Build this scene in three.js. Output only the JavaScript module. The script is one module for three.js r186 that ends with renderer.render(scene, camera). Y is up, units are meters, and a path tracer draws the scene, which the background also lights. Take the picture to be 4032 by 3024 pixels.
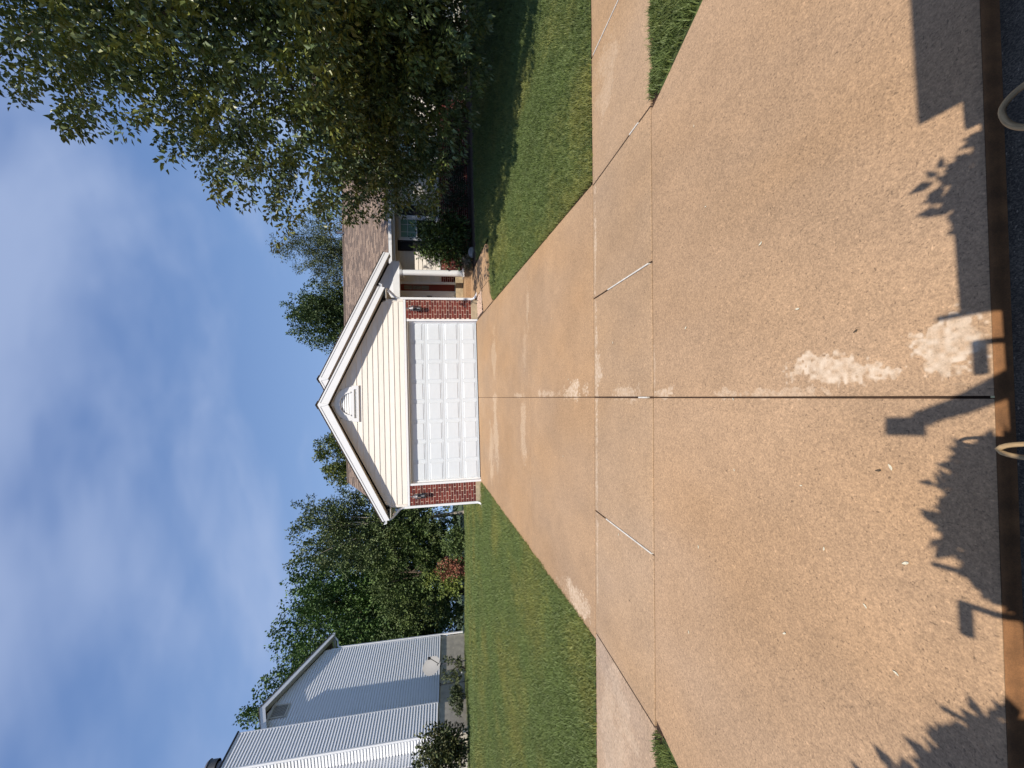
import * as THREE from 'three';
import { mergeGeometries } from 'three/addons/utils/BufferGeometryUtils.js';
import { RoundedBoxGeometry } from 'three/addons/geometries/RoundedBoxGeometry.js';
import { MarchingCubes } from 'three/addons/objects/MarchingCubes.js';

// ---------------------------------------------------------------- camera, sky, sun, exposure
const scene = new THREE.Scene();
const camera = new THREE.PerspectiveCamera(89.92, 4 / 3, 0.02, 400);
const CAM = new THREE.Vector3(0.1251, 0.8770, 11.9089);
const camF = new THREE.Vector3(0.02781, -0.16019, -0.98669).normalize();
const camR = new THREE.Vector3(0.99916, -0.02528, 0.03227).normalize();
const camU = new THREE.Vector3().crossVectors(camR, camF);
// the photograph lies on its side: its left edge is up
camera.position.copy(CAM);
camera.quaternion.setFromRotationMatrix(new THREE.Matrix4().makeBasis(camU.clone().negate(), camR.clone(), camF.clone().negate()));
camera.updateMatrixWorld();

const renderer = new THREE.WebGLRenderer({ antialias: true });
renderer.setSize(1024, 768);
renderer.toneMapping = THREE.LinearToneMapping;
renderer.toneMappingExposure = 1.0;
renderer.shadowMap.enabled = true;

// ---- noise
function hash(i, j, k) {
  let h = Math.imul(i, 374761393) ^ Math.imul(j, 668265263) ^ Math.imul(k, 2147483647 - 97);
  h = Math.imul(h ^ (h >>> 13), 1274126177); h ^= h >>> 16;
  return (h >>> 0) / 4294967296;
}
const sm = t => t * t * (3 - 2 * t);
function vn2(x, y, s = 0) {
  const i = Math.floor(x), j = Math.floor(y), u = sm(x - i), v = sm(y - j);
  const a = hash(i, j, s), b = hash(i + 1, j, s), c = hash(i, j + 1, s), d = hash(i + 1, j + 1, s);
  return a + (b - a) * u + (c - a) * v + (a - b - c + d) * u * v;
}
function fbm2(x, y, s = 0, n = 4) { let a = 0, w = 0.5, t = 0; for (let o = 0; o < n; o++) { a += w * vn2(x, y, s + o * 17); t += w; x = x * 2.03 + 11.3; y = y * 2.03 + 5.7; w *= 0.5; } return a / t; }
function vn3(x, y, z, s = 0) {
  const k = Math.floor(z), w = sm(z - k);
  return vn2(x, y, s + k * 131) * (1 - w) + vn2(x, y, s + (k + 1) * 131) * w;
}
function rng(seed) { let a = seed >>> 0; return () => { a = (a + 0x6D2B79F5) | 0; let t = Math.imul(a ^ (a >>> 15), 1 | a); t = (t + Math.imul(t ^ (t >>> 7), 61 | t)) ^ t; return ((t ^ (t >>> 14)) >>> 0) / 4294967296; }; }
const clamp = (x, a, b) => Math.min(b, Math.max(a, x));
const sstep = (a, b, x) => sm(clamp((x - a) / (b - a), 0, 1));
const lerp = (a, b, t) => a + (b - a) * t;
function interp(x, xs, ys) { if (x <= xs[0]) return ys[0]; for (let i = 1; i < xs.length; i++) if (x <= xs[i]) return lerp(ys[i - 1], ys[i], (x - xs[i - 1]) / (xs[i] - xs[i - 1])); return ys[ys.length - 1]; }

// ---- sky: clear summer blue with thin high cloud
{
  const W = 2048, H = 1024, data = new Float32Array(W * H * 4);
  for (let j = 0; j < H; j++) {
    const el = ((j + 0.5) / H - 0.5) * Math.PI, sy = Math.sin(el), cy = Math.cos(el);
    for (let i = 0; i < W; i++) {
      const ph = ((i + 0.5) / W - 0.5) * 2 * Math.PI, dx = Math.cos(ph) * cy, dz = Math.sin(ph) * cy;
      let r, g, b;
      const e = Math.max(sy, 0), t = Math.pow(clamp(e / 0.75, 0, 1), 0.74);
      r = lerp(0.40, 0.056, t); g = lerp(0.62, 0.146, t); b = lerp(0.98, 0.405, t);
      if (sy > 0) {
        const k = 1 / (sy + 0.16), px = dx * k, pz = dz * k;
        const wx = fbm2(px * 0.9 + 3, pz * 0.9 + 8, 5, 3) * 1.4;
        const n1 = fbm2(px * 0.75 + wx + 2.2, pz * 1.7 + wx + 1.0, 21, 6);
        const n2 = fbm2(px * 2.3 + 9 + wx, pz * 3.6 + 4, 63, 5);
        let c = sstep(0.42, 0.72, n1 * 0.66 + n2 * 0.34) * 0.62;
        c += sstep(0.35, 0.8, fbm2(px * 0.5 + 40, pz * 0.5 + 17, 77, 4)) * 0.08;
        c *= sstep(0.0, 0.12, sy);
        r = lerp(r, 0.46, c); g = lerp(g, 0.56, c); b = lerp(b, 0.80, c);
      } else { const d = clamp(-sy * 6, 0, 1); r = lerp(r, 0.08, d); g = lerp(g, 0.09, d); b = lerp(b, 0.06, d); }
      const o = (j * W + i) * 4; data[o] = r; data[o + 1] = g; data[o + 2] = b; data[o + 3] = 1;
    }
  }
  const tex = new THREE.DataTexture(data, W, H, THREE.RGBAFormat, THREE.FloatType);
  tex.mapping = THREE.EquirectangularReflectionMapping; tex.magFilter = THREE.LinearFilter; tex.minFilter = THREE.LinearFilter;
  tex.colorSpace = THREE.LinearSRGBColorSpace; tex.needsUpdate = true;
  scene.background = tex; scene.environment = tex;
}
const SUNDIR = new THREE.Vector3(-0.0788, -0.7989, -0.5962).normalize();     // direction the light travels
const sun = new THREE.DirectionalLight(0xfff5e8, 5);
sun.position.copy(SUNDIR).multiplyScalar(-60); sun.target.position.set(0, 0, 0);
sun.castShadow = true; sun.shadow.mapSize.set(4096, 4096);
Object.assign(sun.shadow.camera, { left: -35, right: 35, top: 35, bottom: -35, near: 1, far: 140 });
scene.add(sun, sun.target);

// ---------------------------------------------------------------- helpers
const V = (x, y, z) => new THREE.Vector3(x, y, z);
const used = {};
function numbered(n) { if (used[n] === undefined) { used[n] = 0; return n; } used[n]++; return n + '_' + String(used[n]).padStart(3, '0'); }
function tag(o, label, category, group, kind) { if (label) o.userData.label = label; if (category) o.userData.category = category; if (group) o.userData.group = group; if (kind) o.userData.kind = kind; return o; }
function thing(name, label, category, group) { const g = new THREE.Group(); g.name = numbered(name); scene.add(g); return tag(g, label, category, group); }
function sub(name, parent) { const g = new THREE.Group(); g.name = name; parent.add(g); return g; }
function mesh(name, geo, mat, parent) { const m = new THREE.Mesh(geo, mat); m.name = parent ? name : numbered(name); (parent || scene).add(m); return m; }
function struct(name, geo, mat) { const m = mesh(name, geo, mat); m.userData.kind = 'structure'; return m; }
// uv in metres from the dominant axis of each face
function boxUV(geo, s = 1) {
  const g = geo.index ? geo.toNonIndexed() : geo, p = g.attributes.position, uv = new Float32Array(p.count * 2);
  const a = V(0, 0, 0), b = V(0, 0, 0), c = V(0, 0, 0);
  for (let i = 0; i < p.count; i += 3) {
    a.fromBufferAttribute(p, i); b.fromBufferAttribute(p, i + 1); c.fromBufferAttribute(p, i + 2);
    const n = b.clone().sub(a).cross(c.clone().sub(a)); const ax = Math.abs(n.x), ay = Math.abs(n.y), az = Math.abs(n.z);
    [a, b, c].forEach((q, k) => { const o = (i + k) * 2; if (ay >= ax && ay >= az) { uv[o] = q.x * s; uv[o + 1] = q.z * s; } else if (ax >= az) { uv[o] = q.z * s; uv[o + 1] = q.y * s; } else { uv[o] = q.x * s; uv[o + 1] = q.y * s; } });
  }
  g.setAttribute('uv', new THREE.BufferAttribute(uv, 2));
  return g;
}
function bx(x0, x1, y0, y1, z0, z1) { const g = new THREE.BoxGeometry(x1 - x0, y1 - y0, z1 - z0); g.translate((x0 + x1) / 2, (y0 + y1) / 2, (z0 + z1) / 2); return boxUV(g); }
function rbx(x0, x1, y0, y1, z0, z1, r = 0.008) { const g = new RoundedBoxGeometry(x1 - x0, y1 - y0, z1 - z0, 1, r); g.translate((x0 + x1) / 2, (y0 + y1) / 2, (z0 + z1) / 2); return boxUV(g); }
function ext(pts, z0, z1, bevel = 0) { const s = new THREE.Shape(pts.map(p => new THREE.Vector2(p[0], p[1]))); const g = new THREE.ExtrudeGeometry(s, bevel ? { depth: z1 - z0 - 2 * bevel, bevelEnabled: true, bevelThickness: bevel, bevelSize: bevel, bevelOffset: -bevel, bevelSegments: 1 } : { depth: z1 - z0, bevelEnabled: false }); g.translate(0, 0, z0 + bevel); return boxUV(g); }
// eight corners: bottom ring a b c d, top ring e f g h (counter-clockwise seen from above)
function hexa(P) {
  const F = [[0, 1, 5, 4], [1, 2, 6, 5], [2, 3, 7, 6], [3, 0, 4, 7], [4, 5, 6, 7], [3, 2, 1, 0]], pos = [];
  for (const f of F) for (const k of [0, 1, 2, 0, 2, 3]) pos.push(...P[f[k]]);
  const g = new THREE.BufferGeometry(); g.setAttribute('position', new THREE.Float32BufferAttribute(pos, 3)); g.computeVertexNormals();
  return boxUV(g);
}
// lap board facing +z : left/right at bottom and top, thicker at the bottom
function lap(xl0, xr0, xl1, xr1, y0, y1, z, db = 0.02, dt = 0.006) {
  return hexa([[xl0, y0, z + db], [xr0, y0, z + db], [xr0, y0, z], [xl0, y0, z], [xl1, y1, z + dt], [xr1, y1, z + dt], [xr1, y1, z], [xl1, y1, z]]);
}
function tube(pts, r, seg = 8, rad = 8, closed = false) { return new THREE.TubeGeometry(new THREE.CatmullRomCurve3(pts, closed), seg, r, rad, closed); }
function taper(p0, p1, r0, r1, bend, seg = 5, rad = 6) {   // curved limb
  const mid = p0.clone().lerp(p1, 0.5).add(bend || V(0, 0, 0)), c = new THREE.QuadraticBezierCurve3(p0, mid, p1);
  const g = new THREE.TubeGeometry(c, seg, 1, rad, false), pos = g.attributes.position, ctr = c.getSpacedPoints(seg);
  const cl = []; for (let i = 0; i <= seg; i++) cl.push(c.getPointAt(i / seg));
  for (let i = 0; i <= seg; i++) { const r = lerp(r0, r1, i / seg); for (let j = 0; j <= rad; j++) { const k = i * (rad + 1) + j; pos.setXYZ(k, cl[i].x + (pos.getX(k) - cl[i].x) * r, cl[i].y + (pos.getY(k) - cl[i].y) * r, cl[i].z + (pos.getZ(k) - cl[i].z) * r); } }
  g.computeVertexNormals(); return g;
}
function mg(list) { return mergeGeometries(list.map(g => { const h = g.index ? g.toNonIndexed() : g; for (const k of Object.keys(h.attributes)) if (!['position', 'normal', 'uv'].includes(k)) h.deleteAttribute(k); if (!h.attributes.uv) h.setAttribute('uv', new THREE.BufferAttribute(new Float32Array(h.attributes.position.count * 2), 2)); return h; }), false); }

// ---- textures
function dataTex(W, H, fn, srgb = true) {
  const d = new Uint8Array(W * H * 4), out = [0, 0, 0];
  for (let j = 0; j < H; j++) for (let i = 0; i < W; i++) { fn(i, j, out); const o = (j * W + i) * 4; d[o] = clamp(out[0], 0, 255); d[o + 1] = clamp(out[1], 0, 255); d[o + 2] = clamp(out[2], 0, 255); d[o + 3] = 255; }
  const t = new THREE.DataTexture(d, W, H); t.wrapS = t.wrapT = THREE.RepeatWrapping; t.magFilter = THREE.LinearFilter; t.minFilter = THREE.LinearMipmapLinearFilter; t.generateMipmaps = true;
  if (srgb) t.colorSpace = THREE.SRGBColorSpace; t.needsUpdate = true; return t;
}
// concrete over a rectangle of the ground: sandy tan with fine aggregate, and pale scaled patches where listed
function concrete(x0, x1, z0, z1, W, H, stains, tint = [168, 138, 104]) {
  const bump = new Uint8Array(W * H * 4);
  const col = dataTex(W, H, (i, j, o) => {
    const x = lerp(x0, x1, i / W), z = lerp(z0, z1, j / H);
    const big = fbm2(x * 0.7, z * 0.7, 3, 4) - 0.5, mid = fbm2(x * 5, z * 5, 9, 3) - 0.5, warm = fbm2(x * 1.3 + 50, z * 0.8, 14, 3) - 0.5;
    const g1 = hash(i, j, 71) - 0.5, g2 = vn2(x * 210, z * 210, 5) - 0.5, g3 = vn2(x * 95, z * 95, 8) - 0.5, g4 = vn2(x * 40, z * 40, 19) - 0.5;
    let k = 1 + big * 0.16 + mid * 0.08 + g1 * 0.16 + g2 * 0.20 + g3 * 0.09 + g4 * 0.04;
    const pit = vn2(x * 165 + 7, z * 165, 33); if (pit > 0.90) k *= 0.76;
    const chip = vn2(x * 130, z * 130 + 9, 37); if (chip > 0.92) k *= 1.13;
    let s = 0;
    for (const q of stains) {
      const ax = (x - q[0]) / q[2], az = (z - q[1]) / q[3], d = Math.sqrt(ax * ax + az * az);
      if (d > 1.6) continue;
      const n = fbm2(x * q[5] + q[0] * 9, z * q[5] + 4, 41, 4) + (vn2(x * 70, z * 70, 44) - 0.5) * 0.35;
      s = Math.max(s, sstep(0.0, 0.26, 1 - d + (n - 0.5) * 1.5 - 0.25) * q[4]);
    }
    const pale = s * (0.75 + (vn2(x * 60, z * 60, 55) - 0.5) * 0.9);
    o[0] = lerp(tint[0] * k * (1 + warm * 0.05), 204 * (0.75 + 0.25 * k), pale);
    o[1] = lerp(tint[1] * k, 184 * (0.75 + 0.25 * k), pale);
    o[2] = lerp(tint[2] * k * (1 - warm * 0.10), 160 * (0.75 + 0.25 * k), pale);
    const b = clamp(128 + g2 * 120 + g3 * 110 + g4 * 50 - (pit > 0.87 ? 60 : 0) + s * 20, 0, 255), a = (j * W + i) * 4; bump[a] = bump[a + 1] = bump[a + 2] = b; bump[a + 3] = 255;
  });
  const bt = new THREE.DataTexture(bump, W, H); bt.magFilter = THREE.LinearFilter; bt.wrapS = bt.wrapT = THREE.RepeatWrapping; bt.minFilter = THREE.LinearMipmapLinearFilter; bt.generateMipmaps = true; bt.needsUpdate = true;
  col.userData = { x0, x1, z0, z1 };
  return new THREE.MeshStandardMaterial({ map: col, bumpMap: bt, bumpScale: 0.0008, roughness: 0.93, metalness: 0 });
}
function grainTex(base, amp, sx, sy, seed, W = 512) {   // tiling-free noise of small contrast, 1 unit = 1 m
  return dataTex(W, W, (i, j, o) => { const x = i / W, y = j / W; const k = 1 + (fbm2(x * sx, y * sy, seed, 4) - 0.5) * amp + (hash(i, j, seed) - 0.5) * amp * 0.35; o[0] = base[0] * k; o[1] = base[1] * k; o[2] = base[2] * k; });
}
const std = (o) => new THREE.MeshStandardMaterial(Object.assign({ roughness: 0.7 }, o));
const lin = (r, g, b) => new THREE.Color().setRGB(r, g, b);
const M = {
  doorWhite: std({ map: grainTex([217, 224, 228], 0.03, 6, 30, 3), roughness: 0.45 }),
  trim: std({ map: grainTex([234, 236, 237], 0.04, 8, 8, 5), roughness: 0.42 }),
  cream: [0, 1, 2].map(i => std({ map: grainTex([[236, 230, 219], [233, 227, 216], [238, 232, 222]][i], 0.07, 5, 22, 7 + i), roughness: 0.55 })),
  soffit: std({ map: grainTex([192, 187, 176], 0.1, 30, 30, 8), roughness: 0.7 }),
  mortar: std({ map: grainTex([226, 204, 184], 0.18, 60, 60, 9), roughness: 0.95 }),
  brick: [[112, 46, 38], [98, 40, 34], [120, 54, 44], [90, 44, 38], [106, 50, 46], [84, 36, 31]].map((c, i) => std({ map: grainTex(c, 0.35, 40, 40, 30 + i, 256), roughness: 0.92 })),
  stone: std({ map: grainTex([176, 160, 132], 0.28, 12, 12, 41), roughness: 0.95 }),
  shingle: [[134, 116, 102], [118, 102, 91], [148, 129, 113], [104, 91, 82]].map((c, i) => std({ map: grainTex(c, 0.5, 60, 60, 50 + i, 256), roughness: 0.97 })),
  shingleEdge: std({ color: 0x2e2925, roughness: 0.95 }),
  shutter: std({ map: grainTex([34, 33, 38], 0.2, 20, 20, 60, 128), roughness: 0.5 }),
  redDoor: std({ map: grainTex([118, 46, 30], 0.15, 10, 30, 61, 256), roughness: 0.45 }),
  blind: std({ map: grainTex([150, 190, 172], 0.08, 4, 40, 62, 128), roughness: 0.8 }),
  dark: std({ color: lin(0.012, 0.012, 0.012), roughness: 0.8 }),
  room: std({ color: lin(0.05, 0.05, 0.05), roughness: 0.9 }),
  glass: new THREE.MeshPhysicalMaterial({ color: 0xffffff, roughness: 0.03, transmission: 1, thickness: 0, ior: 1.5 }),
  pewter: std({ color: lin(0.20, 0.19, 0.20), metalness: 0.7, roughness: 0.45 }),
  blackMetal: std({ color: lin(0.02, 0.02, 0.022), roughness: 0.45, metalness: 0.3 }),
  soil: std({ map: grainTex([64, 46, 33], 0.6, 30, 30, 70), roughness: 1 }),
  mulch: std({ map: grainTex([46, 34, 26], 0.9, 50, 50, 71), roughness: 1 }),
  bark: std({ map: grainTex([92, 80, 68], 0.7, 9, 40, 72), roughness: 0.95 }),
  birchBark: std({ map: grainTex([168, 160, 148], 0.5, 9, 30, 73), roughness: 0.9 }),
  asphalt: std({ map: dataTex(1024, 1024, (i, j, o) => { const x = i / 1024, y = j / 1024, k = 66 * (1 + (fbm2(x * 8, y * 8, 80, 4) - 0.5) * 0.4 + (vn2(x * 330, y * 330, 81) - 0.5) * 0.8) + (vn2(x * 210, y * 210, 83) > 0.9 ? 46 : 0); o[0] = k * 1.12; o[1] = k * 1.03; o[2] = k * 0.9; }), roughness: 0.95 }),
  sealant: std({ map: grainTex([206, 202, 192], 0.2, 30, 30, 84, 128), roughness: 0.7 }),
  white: std({ map: grainTex([230, 232, 235], 0.05, 6, 20, 90), roughness: 0.5 }),
  greySiding: std({ map: grainTex([118, 124, 130], 0.08, 6, 20, 91), roughness: 0.6 }),
  foundation: std({ map: grainTex([188, 181, 167], 0.22, 7, 7, 92), roughness: 0.95 }),
};
M.brick.forEach(m => { m.bumpMap = m.map; m.bumpScale = 0.003; });
M.shingle.forEach(m => { m.bumpMap = m.map; m.bumpScale = 0.003; });

// ---------------------------------------------------------------- terrain
// height of the finished surface: the drive falls to the street, the street falls to the right
function H(x, z) {
  const P = interp(z, [0, 7.9, 9.1, 10.94, 40], [0, -0.672, -0.690, -0.838, -0.838]);
  const c = interp(z, [0, 5, 7.9, 9.1], [0, 0.018, 0.030, 0.036]);
  let y = P - c * clamp(x, -16, 16);
  if (x < -3.3) y += 0.047 * Math.min(-x - 3.3, 12) * (1 - sstep(1, 7.9, z)) * sstep(-15, -6, z);
  return y;
}
function sheet(xs, zs, dy) {   // grid over the given x and z lines, draped on H
  const pos = [], uv = [], idx = [];
  for (const z of zs) for (const x of xs) { pos.push(x, H(x, z) + dy, z); uv.push(x, z); }
  const n = xs.length;
  for (let j = 0; j < zs.length - 1; j++) for (let i = 0; i < n - 1; i++) { const a = j * n + i; idx.push(a, a + n, a + 1, a + 1, a + n, a + n + 1); }
  const g = new THREE.BufferGeometry(); g.setAttribute('position', new THREE.Float32BufferAttribute(pos, 3)); g.setAttribute('uv', new THREE.Float32BufferAttribute(uv, 2)); g.setIndex(idx); g.computeVertexNormals(); return g;
}
const line = (a, b, n) => Array.from({ length: n + 1 }, (_, i) => lerp(a, b, i / n));
const grassTex = dataTex(1024, 1024, (i, j, o) => {
  const x = i / 1024, y = j / 1024; const a = fbm2(x * 5, y * 5, 101, 4), b = vn2(x * 190, y * 190, 103), c = fbm2(x * 40, y * 40, 105, 3);
  const k = 0.72 + 0.5 * (b - 0.5) + 0.5 * (c - 0.5); o[0] = lerp(80, 98, a) * k; o[1] = lerp(104, 112, a) * k; o[2] = lerp(46, 52, a) * k;
});
const grassTexFar = grassTex.clone(); grassTexFar.repeat.set(0.4, 0.4); grassTexFar.needsUpdate = true;
const grassGround = std({ map: grassTexFar, roughness: 1, bumpMap: grassTexFar, bumpScale: 0.02 });
struct('ground', sheet([-160, -60, ...line(-30, 30, 60), 60, 160], [-200, -90, ...line(-40, 10.6, 50)], -0.06), grassGround);

// lawns (turf stands a little proud of the concrete)
struct('lawn', sheet([...line(-40, -3, 60), -2.52], [...line(-40, 0, 40), ...line(0.3, 7.893, 24)], 0.0), grassGround);
struct('lawn', sheet(line(2.5, 30, 60), line(2.2, 7.893, 20), 0.0), grassGround);
struct('lawn', sheet(line(4.24, 30, 50), line(-0.2, 2.2, 10), 0.0), grassGround);
struct('lawn', sheet([...line(-30, -2.45, 40)], line(9.18, 10.85, 5), -0.01), grassGround);
struct('lawn', sheet([...line(2.45, 30, 40)], line(9.18, 10.85, 5), -0.01), grassGround);
// planting bed in front of the house
struct('planting_bed', sheet(line(4.2, 13.5, 20), line(-2.8, 0.45, 8), 0.012), M.mulch);
// soil under the slabs, seen in the joints
struct('soil', mg([sheet(line(-2.6, 2.7, 12), [...line(-0.2, 7.9, 12), 9.1, 10.92], -0.022), sheet(line(-30, 30, 60), [7.85, 9.14], -0.022)]), M.soil);

// ---- concrete
const stainsLow = [[0.19, 10.44, 0.10, 0.26, 1, 9], [0.24, 10.84, 0.13, 0.12, 1, 9], [0.09, 10.1, 0.04, 0.5, 0.45, 12], [0.30, 9.12, 0.25, 0.03, 0.5, 14], [0.1, 9.25, 0.06, 0.2, 0.7, 12]];
const stainsHigh = [[0.14, 7.35, 0.17, 0.42, 0.85, 7], [0.12, 6.3, 0.08, 0.6, 0.6, 9], [-2.35, 7.3, 0.22, 0.62, 0.8, 7], [-0.5, 5.05, 0.7, 0.22, 0.5, 5], [-0.7, 2.5, 1.2, 0.4, 0.6, 4], [1.1, 2.5, 0.8, 0.35, 0.45, 4], [0.1, 4.8, 0.09, 0.5, 0.6, 9], [1.7, 5.4, 0.5, 0.10, 0.4, 6], [0.9, 5.2, 0.4, 0.15, 0.3, 5], [-1.4, 1.9, 1.0, 0.35, 0.5, 4]];
const concLow = concrete(-3.0, 3.0, 9.0, 11.1, 2048, 1024, stainsLow, [165, 136, 106]);
const concHigh = concrete(-2.7, 2.7, -0.3, 8.0, 1408, 2048, stainsHigh, [164, 134, 102]);
const stainsWalk = [[0.25, 7.98, 0.9, 0.05, 0.75, 10], [1.6, 7.97, 1.0, 0.04, 0.7, 10], [-0.8, 7.97, 0.9, 0.04, 0.6, 10], [0.35, 8.05, 0.25, 0.12, 0.8, 9], [3.4, 8.3, 0.5, 0.3, 0.35, 6], [0.1, 8.7, 0.10, 0.4, 0.6, 9], [-1.8, 7.97, 0.6, 0.03, 0.6, 10]];
const concWalk = concrete(-5, 5, 7.7, 9.3, 2048, 512, stainsWalk, [166, 138, 108]);
const concWalkPale = concrete(-5, 5, 7.7, 9.3, 1024, 256, [[-3.4, 8.4, 1.2, 0.5, 0.35, 5]], [170, 146, 122]);
// slab: corners (x,z) near-left, near-right, far-right, far-left; eased edges and a skirt
function slab(parent, name, c, mat, label) {
  const u = mat.map.userData, e = 0.012, sz = Math.max(Math.hypot(c[1][0] - c[0][0], c[1][1] - c[0][1]), 0.2), sd = Math.max(Math.hypot(c[3][0] - c[0][0], c[3][1] - c[0][1]), 0.2);
  const A = [0, e / sz, ...line(0.08, 0.92, 10), 1 - e / sz, 1], B = [0, e / sd, ...line(0.08, 0.92, 10), 1 - e / sd, 1];
  const pos = [], uv = [], idx = [], n = A.length, m = B.length;
  const add = (s, t, dy) => { const x = lerp(lerp(c[0][0], c[1][0], s), lerp(c[3][0], c[2][0], s), t), z = lerp(lerp(c[0][1], c[1][1], s), lerp(c[3][1], c[2][1], s), t); pos.push(x, H(x, z) + dy + (dy > -0.05 ? (fbm2(x * 1.7, z * 1.7, 200, 2) - 0.5) * 0.006 : 0), z); uv.push((x - u.x0) / (u.x1 - u.x0), (z - u.z0) / (u.z1 - u.z0)); return pos.length / 3 - 1; };
  const g = [];
  for (let j = 0; j < m; j++) { g.push([]); for (let i = 0; i < n; i++) g[j].push(add(A[i], B[j], (i == 0 || j == 0 || i == n - 1 || j == m - 1) ? -0.006 : 0)); }
  for (let j = 0; j < m - 1; j++) for (let i = 0; i < n - 1; i++) idx.push(g[j][i], g[j][i + 1], g[j + 1][i + 1], g[j][i], g[j + 1][i + 1], g[j + 1][i]);
  const ring = []; for (let i = 0; i < n - 1; i++) ring.push([A[i], B[0], g[0][i]]); for (let j = 0; j < m - 1; j++) ring.push([1, B[j], g[j][n - 1]]); for (let i = n - 1; i > 0; i--) ring.push([A[i], 1, g[m - 1][i]]); for (let j = m - 1; j > 0; j--) ring.push([0, B[j], g[j][0]]);
  const top = [], low = []; for (const r of ring) { top.push(add(r[0], r[1], -0.006)); low.push(add(r[0], r[1], -0.11)); }
  for (let k = 0; k < ring.length; k++) { const k2 = (k + 1) % ring.length; idx.push(top[k], low[k], low[k2], top[k], low[k2], top[k2]); }
  const geo = new THREE.BufferGeometry(); geo.setAttribute('position', new THREE.Float32BufferAttribute(pos, 3)); geo.setAttribute('uv', new THREE.Float32BufferAttribute(uv, 2)); geo.setIndex(idx); geo.computeVertexNormals();
  const o = mesh(name, geo, mat, parent); if (label) o.userData.label = label; return o;
}
const drive = new THREE.Group(); drive.name = 'driveway'; drive.userData.kind = 'structure'; scene.add(drive);
const rows = [[-0.06, 2.83], [2.842, 5.46], [5.472, 7.89]];
for (const [za, zb] of rows) {
  slab(drive, 'slab', [[-2.52, zb], [0.066, zb], [0.066, za], [-2.56, za]], concHigh);
  slab(drive, 'slab', [[0.075, zb], [2.44, zb], [2.44, za], [0.075, za]], concHigh);
}
slab(drive, 'apron_slab', [[-3.25, 10.936], [0.065, 10.936], [0.065, 9.108], [-2.37, 9.108]], concLow);
slab(drive, 'apron_slab', [[0.075, 10.936], [3.4, 10.936], [2.37, 9.108], [0.075, 9.108]], concLow);
const walk = new THREE.Group(); walk.name = 'sidewalk'; walk.userData.kind = 'structure'; scene.add(walk);
const wx = [-9.6, -7.75, -5.9, -4.05, -2.45, -1.15, 0.07, 1.15, 2.42, 3.875, 5.7, 7.5, 9.3];
for (let i = 0; i < wx.length - 1; i++) slab(walk, 'slab', [[wx[i] + 0.008, 9.096], [wx[i + 1] - 0.008, 9.096], [wx[i + 1] - 0.008, 7.902], [wx[i] + 0.008, 7.902]], (wx[i] >= -5 && wx[i + 1] <= 5.75) ? (wx[i] < -2.5 ? concWalkPale : concWalk) : concWalkPale);
function sealant(x, z0, z1) { const w = 0.006; mesh('joint_sealant', hexa([[x - w, H(x, z1) - 0.03, z1], [x + w, H(x, z1) - 0.03, z1], [x + w, H(x, z0) - 0.03, z0], [x - w, H(x, z0) - 0.03, z0], [x - w, H(x, z1) + 0.002, z1], [x + w, H(x, z1) + 0.002, z1], [x + w, H(x, z0) + 0.002, z0], [x - w, H(x, z0) + 0.002, z0]]), M.sealant, walk); }
sealant(1.15, 8.28, 9.05); sealant(-1.15, 8.2, 9.07); sealant(3.875, 7.95, 9.05); sealant(2.42, 8.75, 8.9); sealant(0.07, 8.88, 9.02);

// gutter lip and street
{
  const prof = [[10.937, -0.007], [10.944, -0.014], [10.950, -0.034], [10.956, -0.060], [10.97, -0.066], [10.97, -0.2]];
  const xs = line(-30, 30, 60), pos = [], uv = [], idx = [];
  for (const [z, d] of prof) for (const x of xs) { pos.push(x, H(x, 10.94) + d, z); uv.push(x, z * 3); }
  for (let j = 0; j < prof.length - 1; j++) for (let i = 0; i < xs.length - 1; i++) { const a = j * xs.length + i; idx.push(a, a + xs.length, a + 1, a + 1, a + xs.length, a + xs.length + 1); }
  const g = new THREE.BufferGeometry(); g.setAttribute('position', new THREE.Float32BufferAttribute(pos, 3)); g.setAttribute('uv', new THREE.Float32BufferAttribute(uv, 2)); g.setIndex(idx); g.computeVertexNormals();
  struct('gutter', g, std({ map: grainTex([124, 88, 56], 0.5, 18, 18, 210), roughness: 0.95 }));
  const st = []; for (const z of [10.953, 11.4, 14, 19, 40]) st.push(z);
  struct('road', sheet(xs, st, -0.056), M.asphalt);
}

// ---------------------------------------------------------------- the house with the garage
const house = thing('house', 'cream sided single storey house with white garage door, brick piers and brown shingle roof', 'house');
const unit = new THREE.BoxGeometry(1, 1, 1);
const R1 = rng(11);
// brick field in the plane facing +z; each brick its own mesh
function bricks(parent, x0, x1, y0, y1, z, depth = 0.02, course = 0.0754, len = 0.2545, phase = 0) {
  mesh('mortar', bx(x0, x1, y0, y1, z - 0.05, z + depth - 0.008), M.mortar, parent);
  const j = 0.014; let r = 0;
  for (let y = y0; y < y1 - 0.02; y += course, r++) {
    const h = Math.min(course, y1 - y) - j; if (h < 0.015) break;
    let x = x0 - ((r % 2) ? len * 0.5 : 0) - phase;
    for (; x < x1; x += len) {
      const a = Math.max(x, x0), b = Math.min(x + len - j, x1); if (b - a < 0.02) continue;
      const m = mesh('brick', unit, M.brick[Math.floor(R1() * R1() * 1.2 * 6) % 6], parent);
      const d = depth + 0.03 + (R1() - 0.5) * 0.004;
      m.scale.set(b - a, h, d); m.position.set((a + b) / 2, y + j / 2 + h / 2, z - 0.03 + d / 2);
    }
  }
}
const FZ = 0;    // garage front plane
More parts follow.
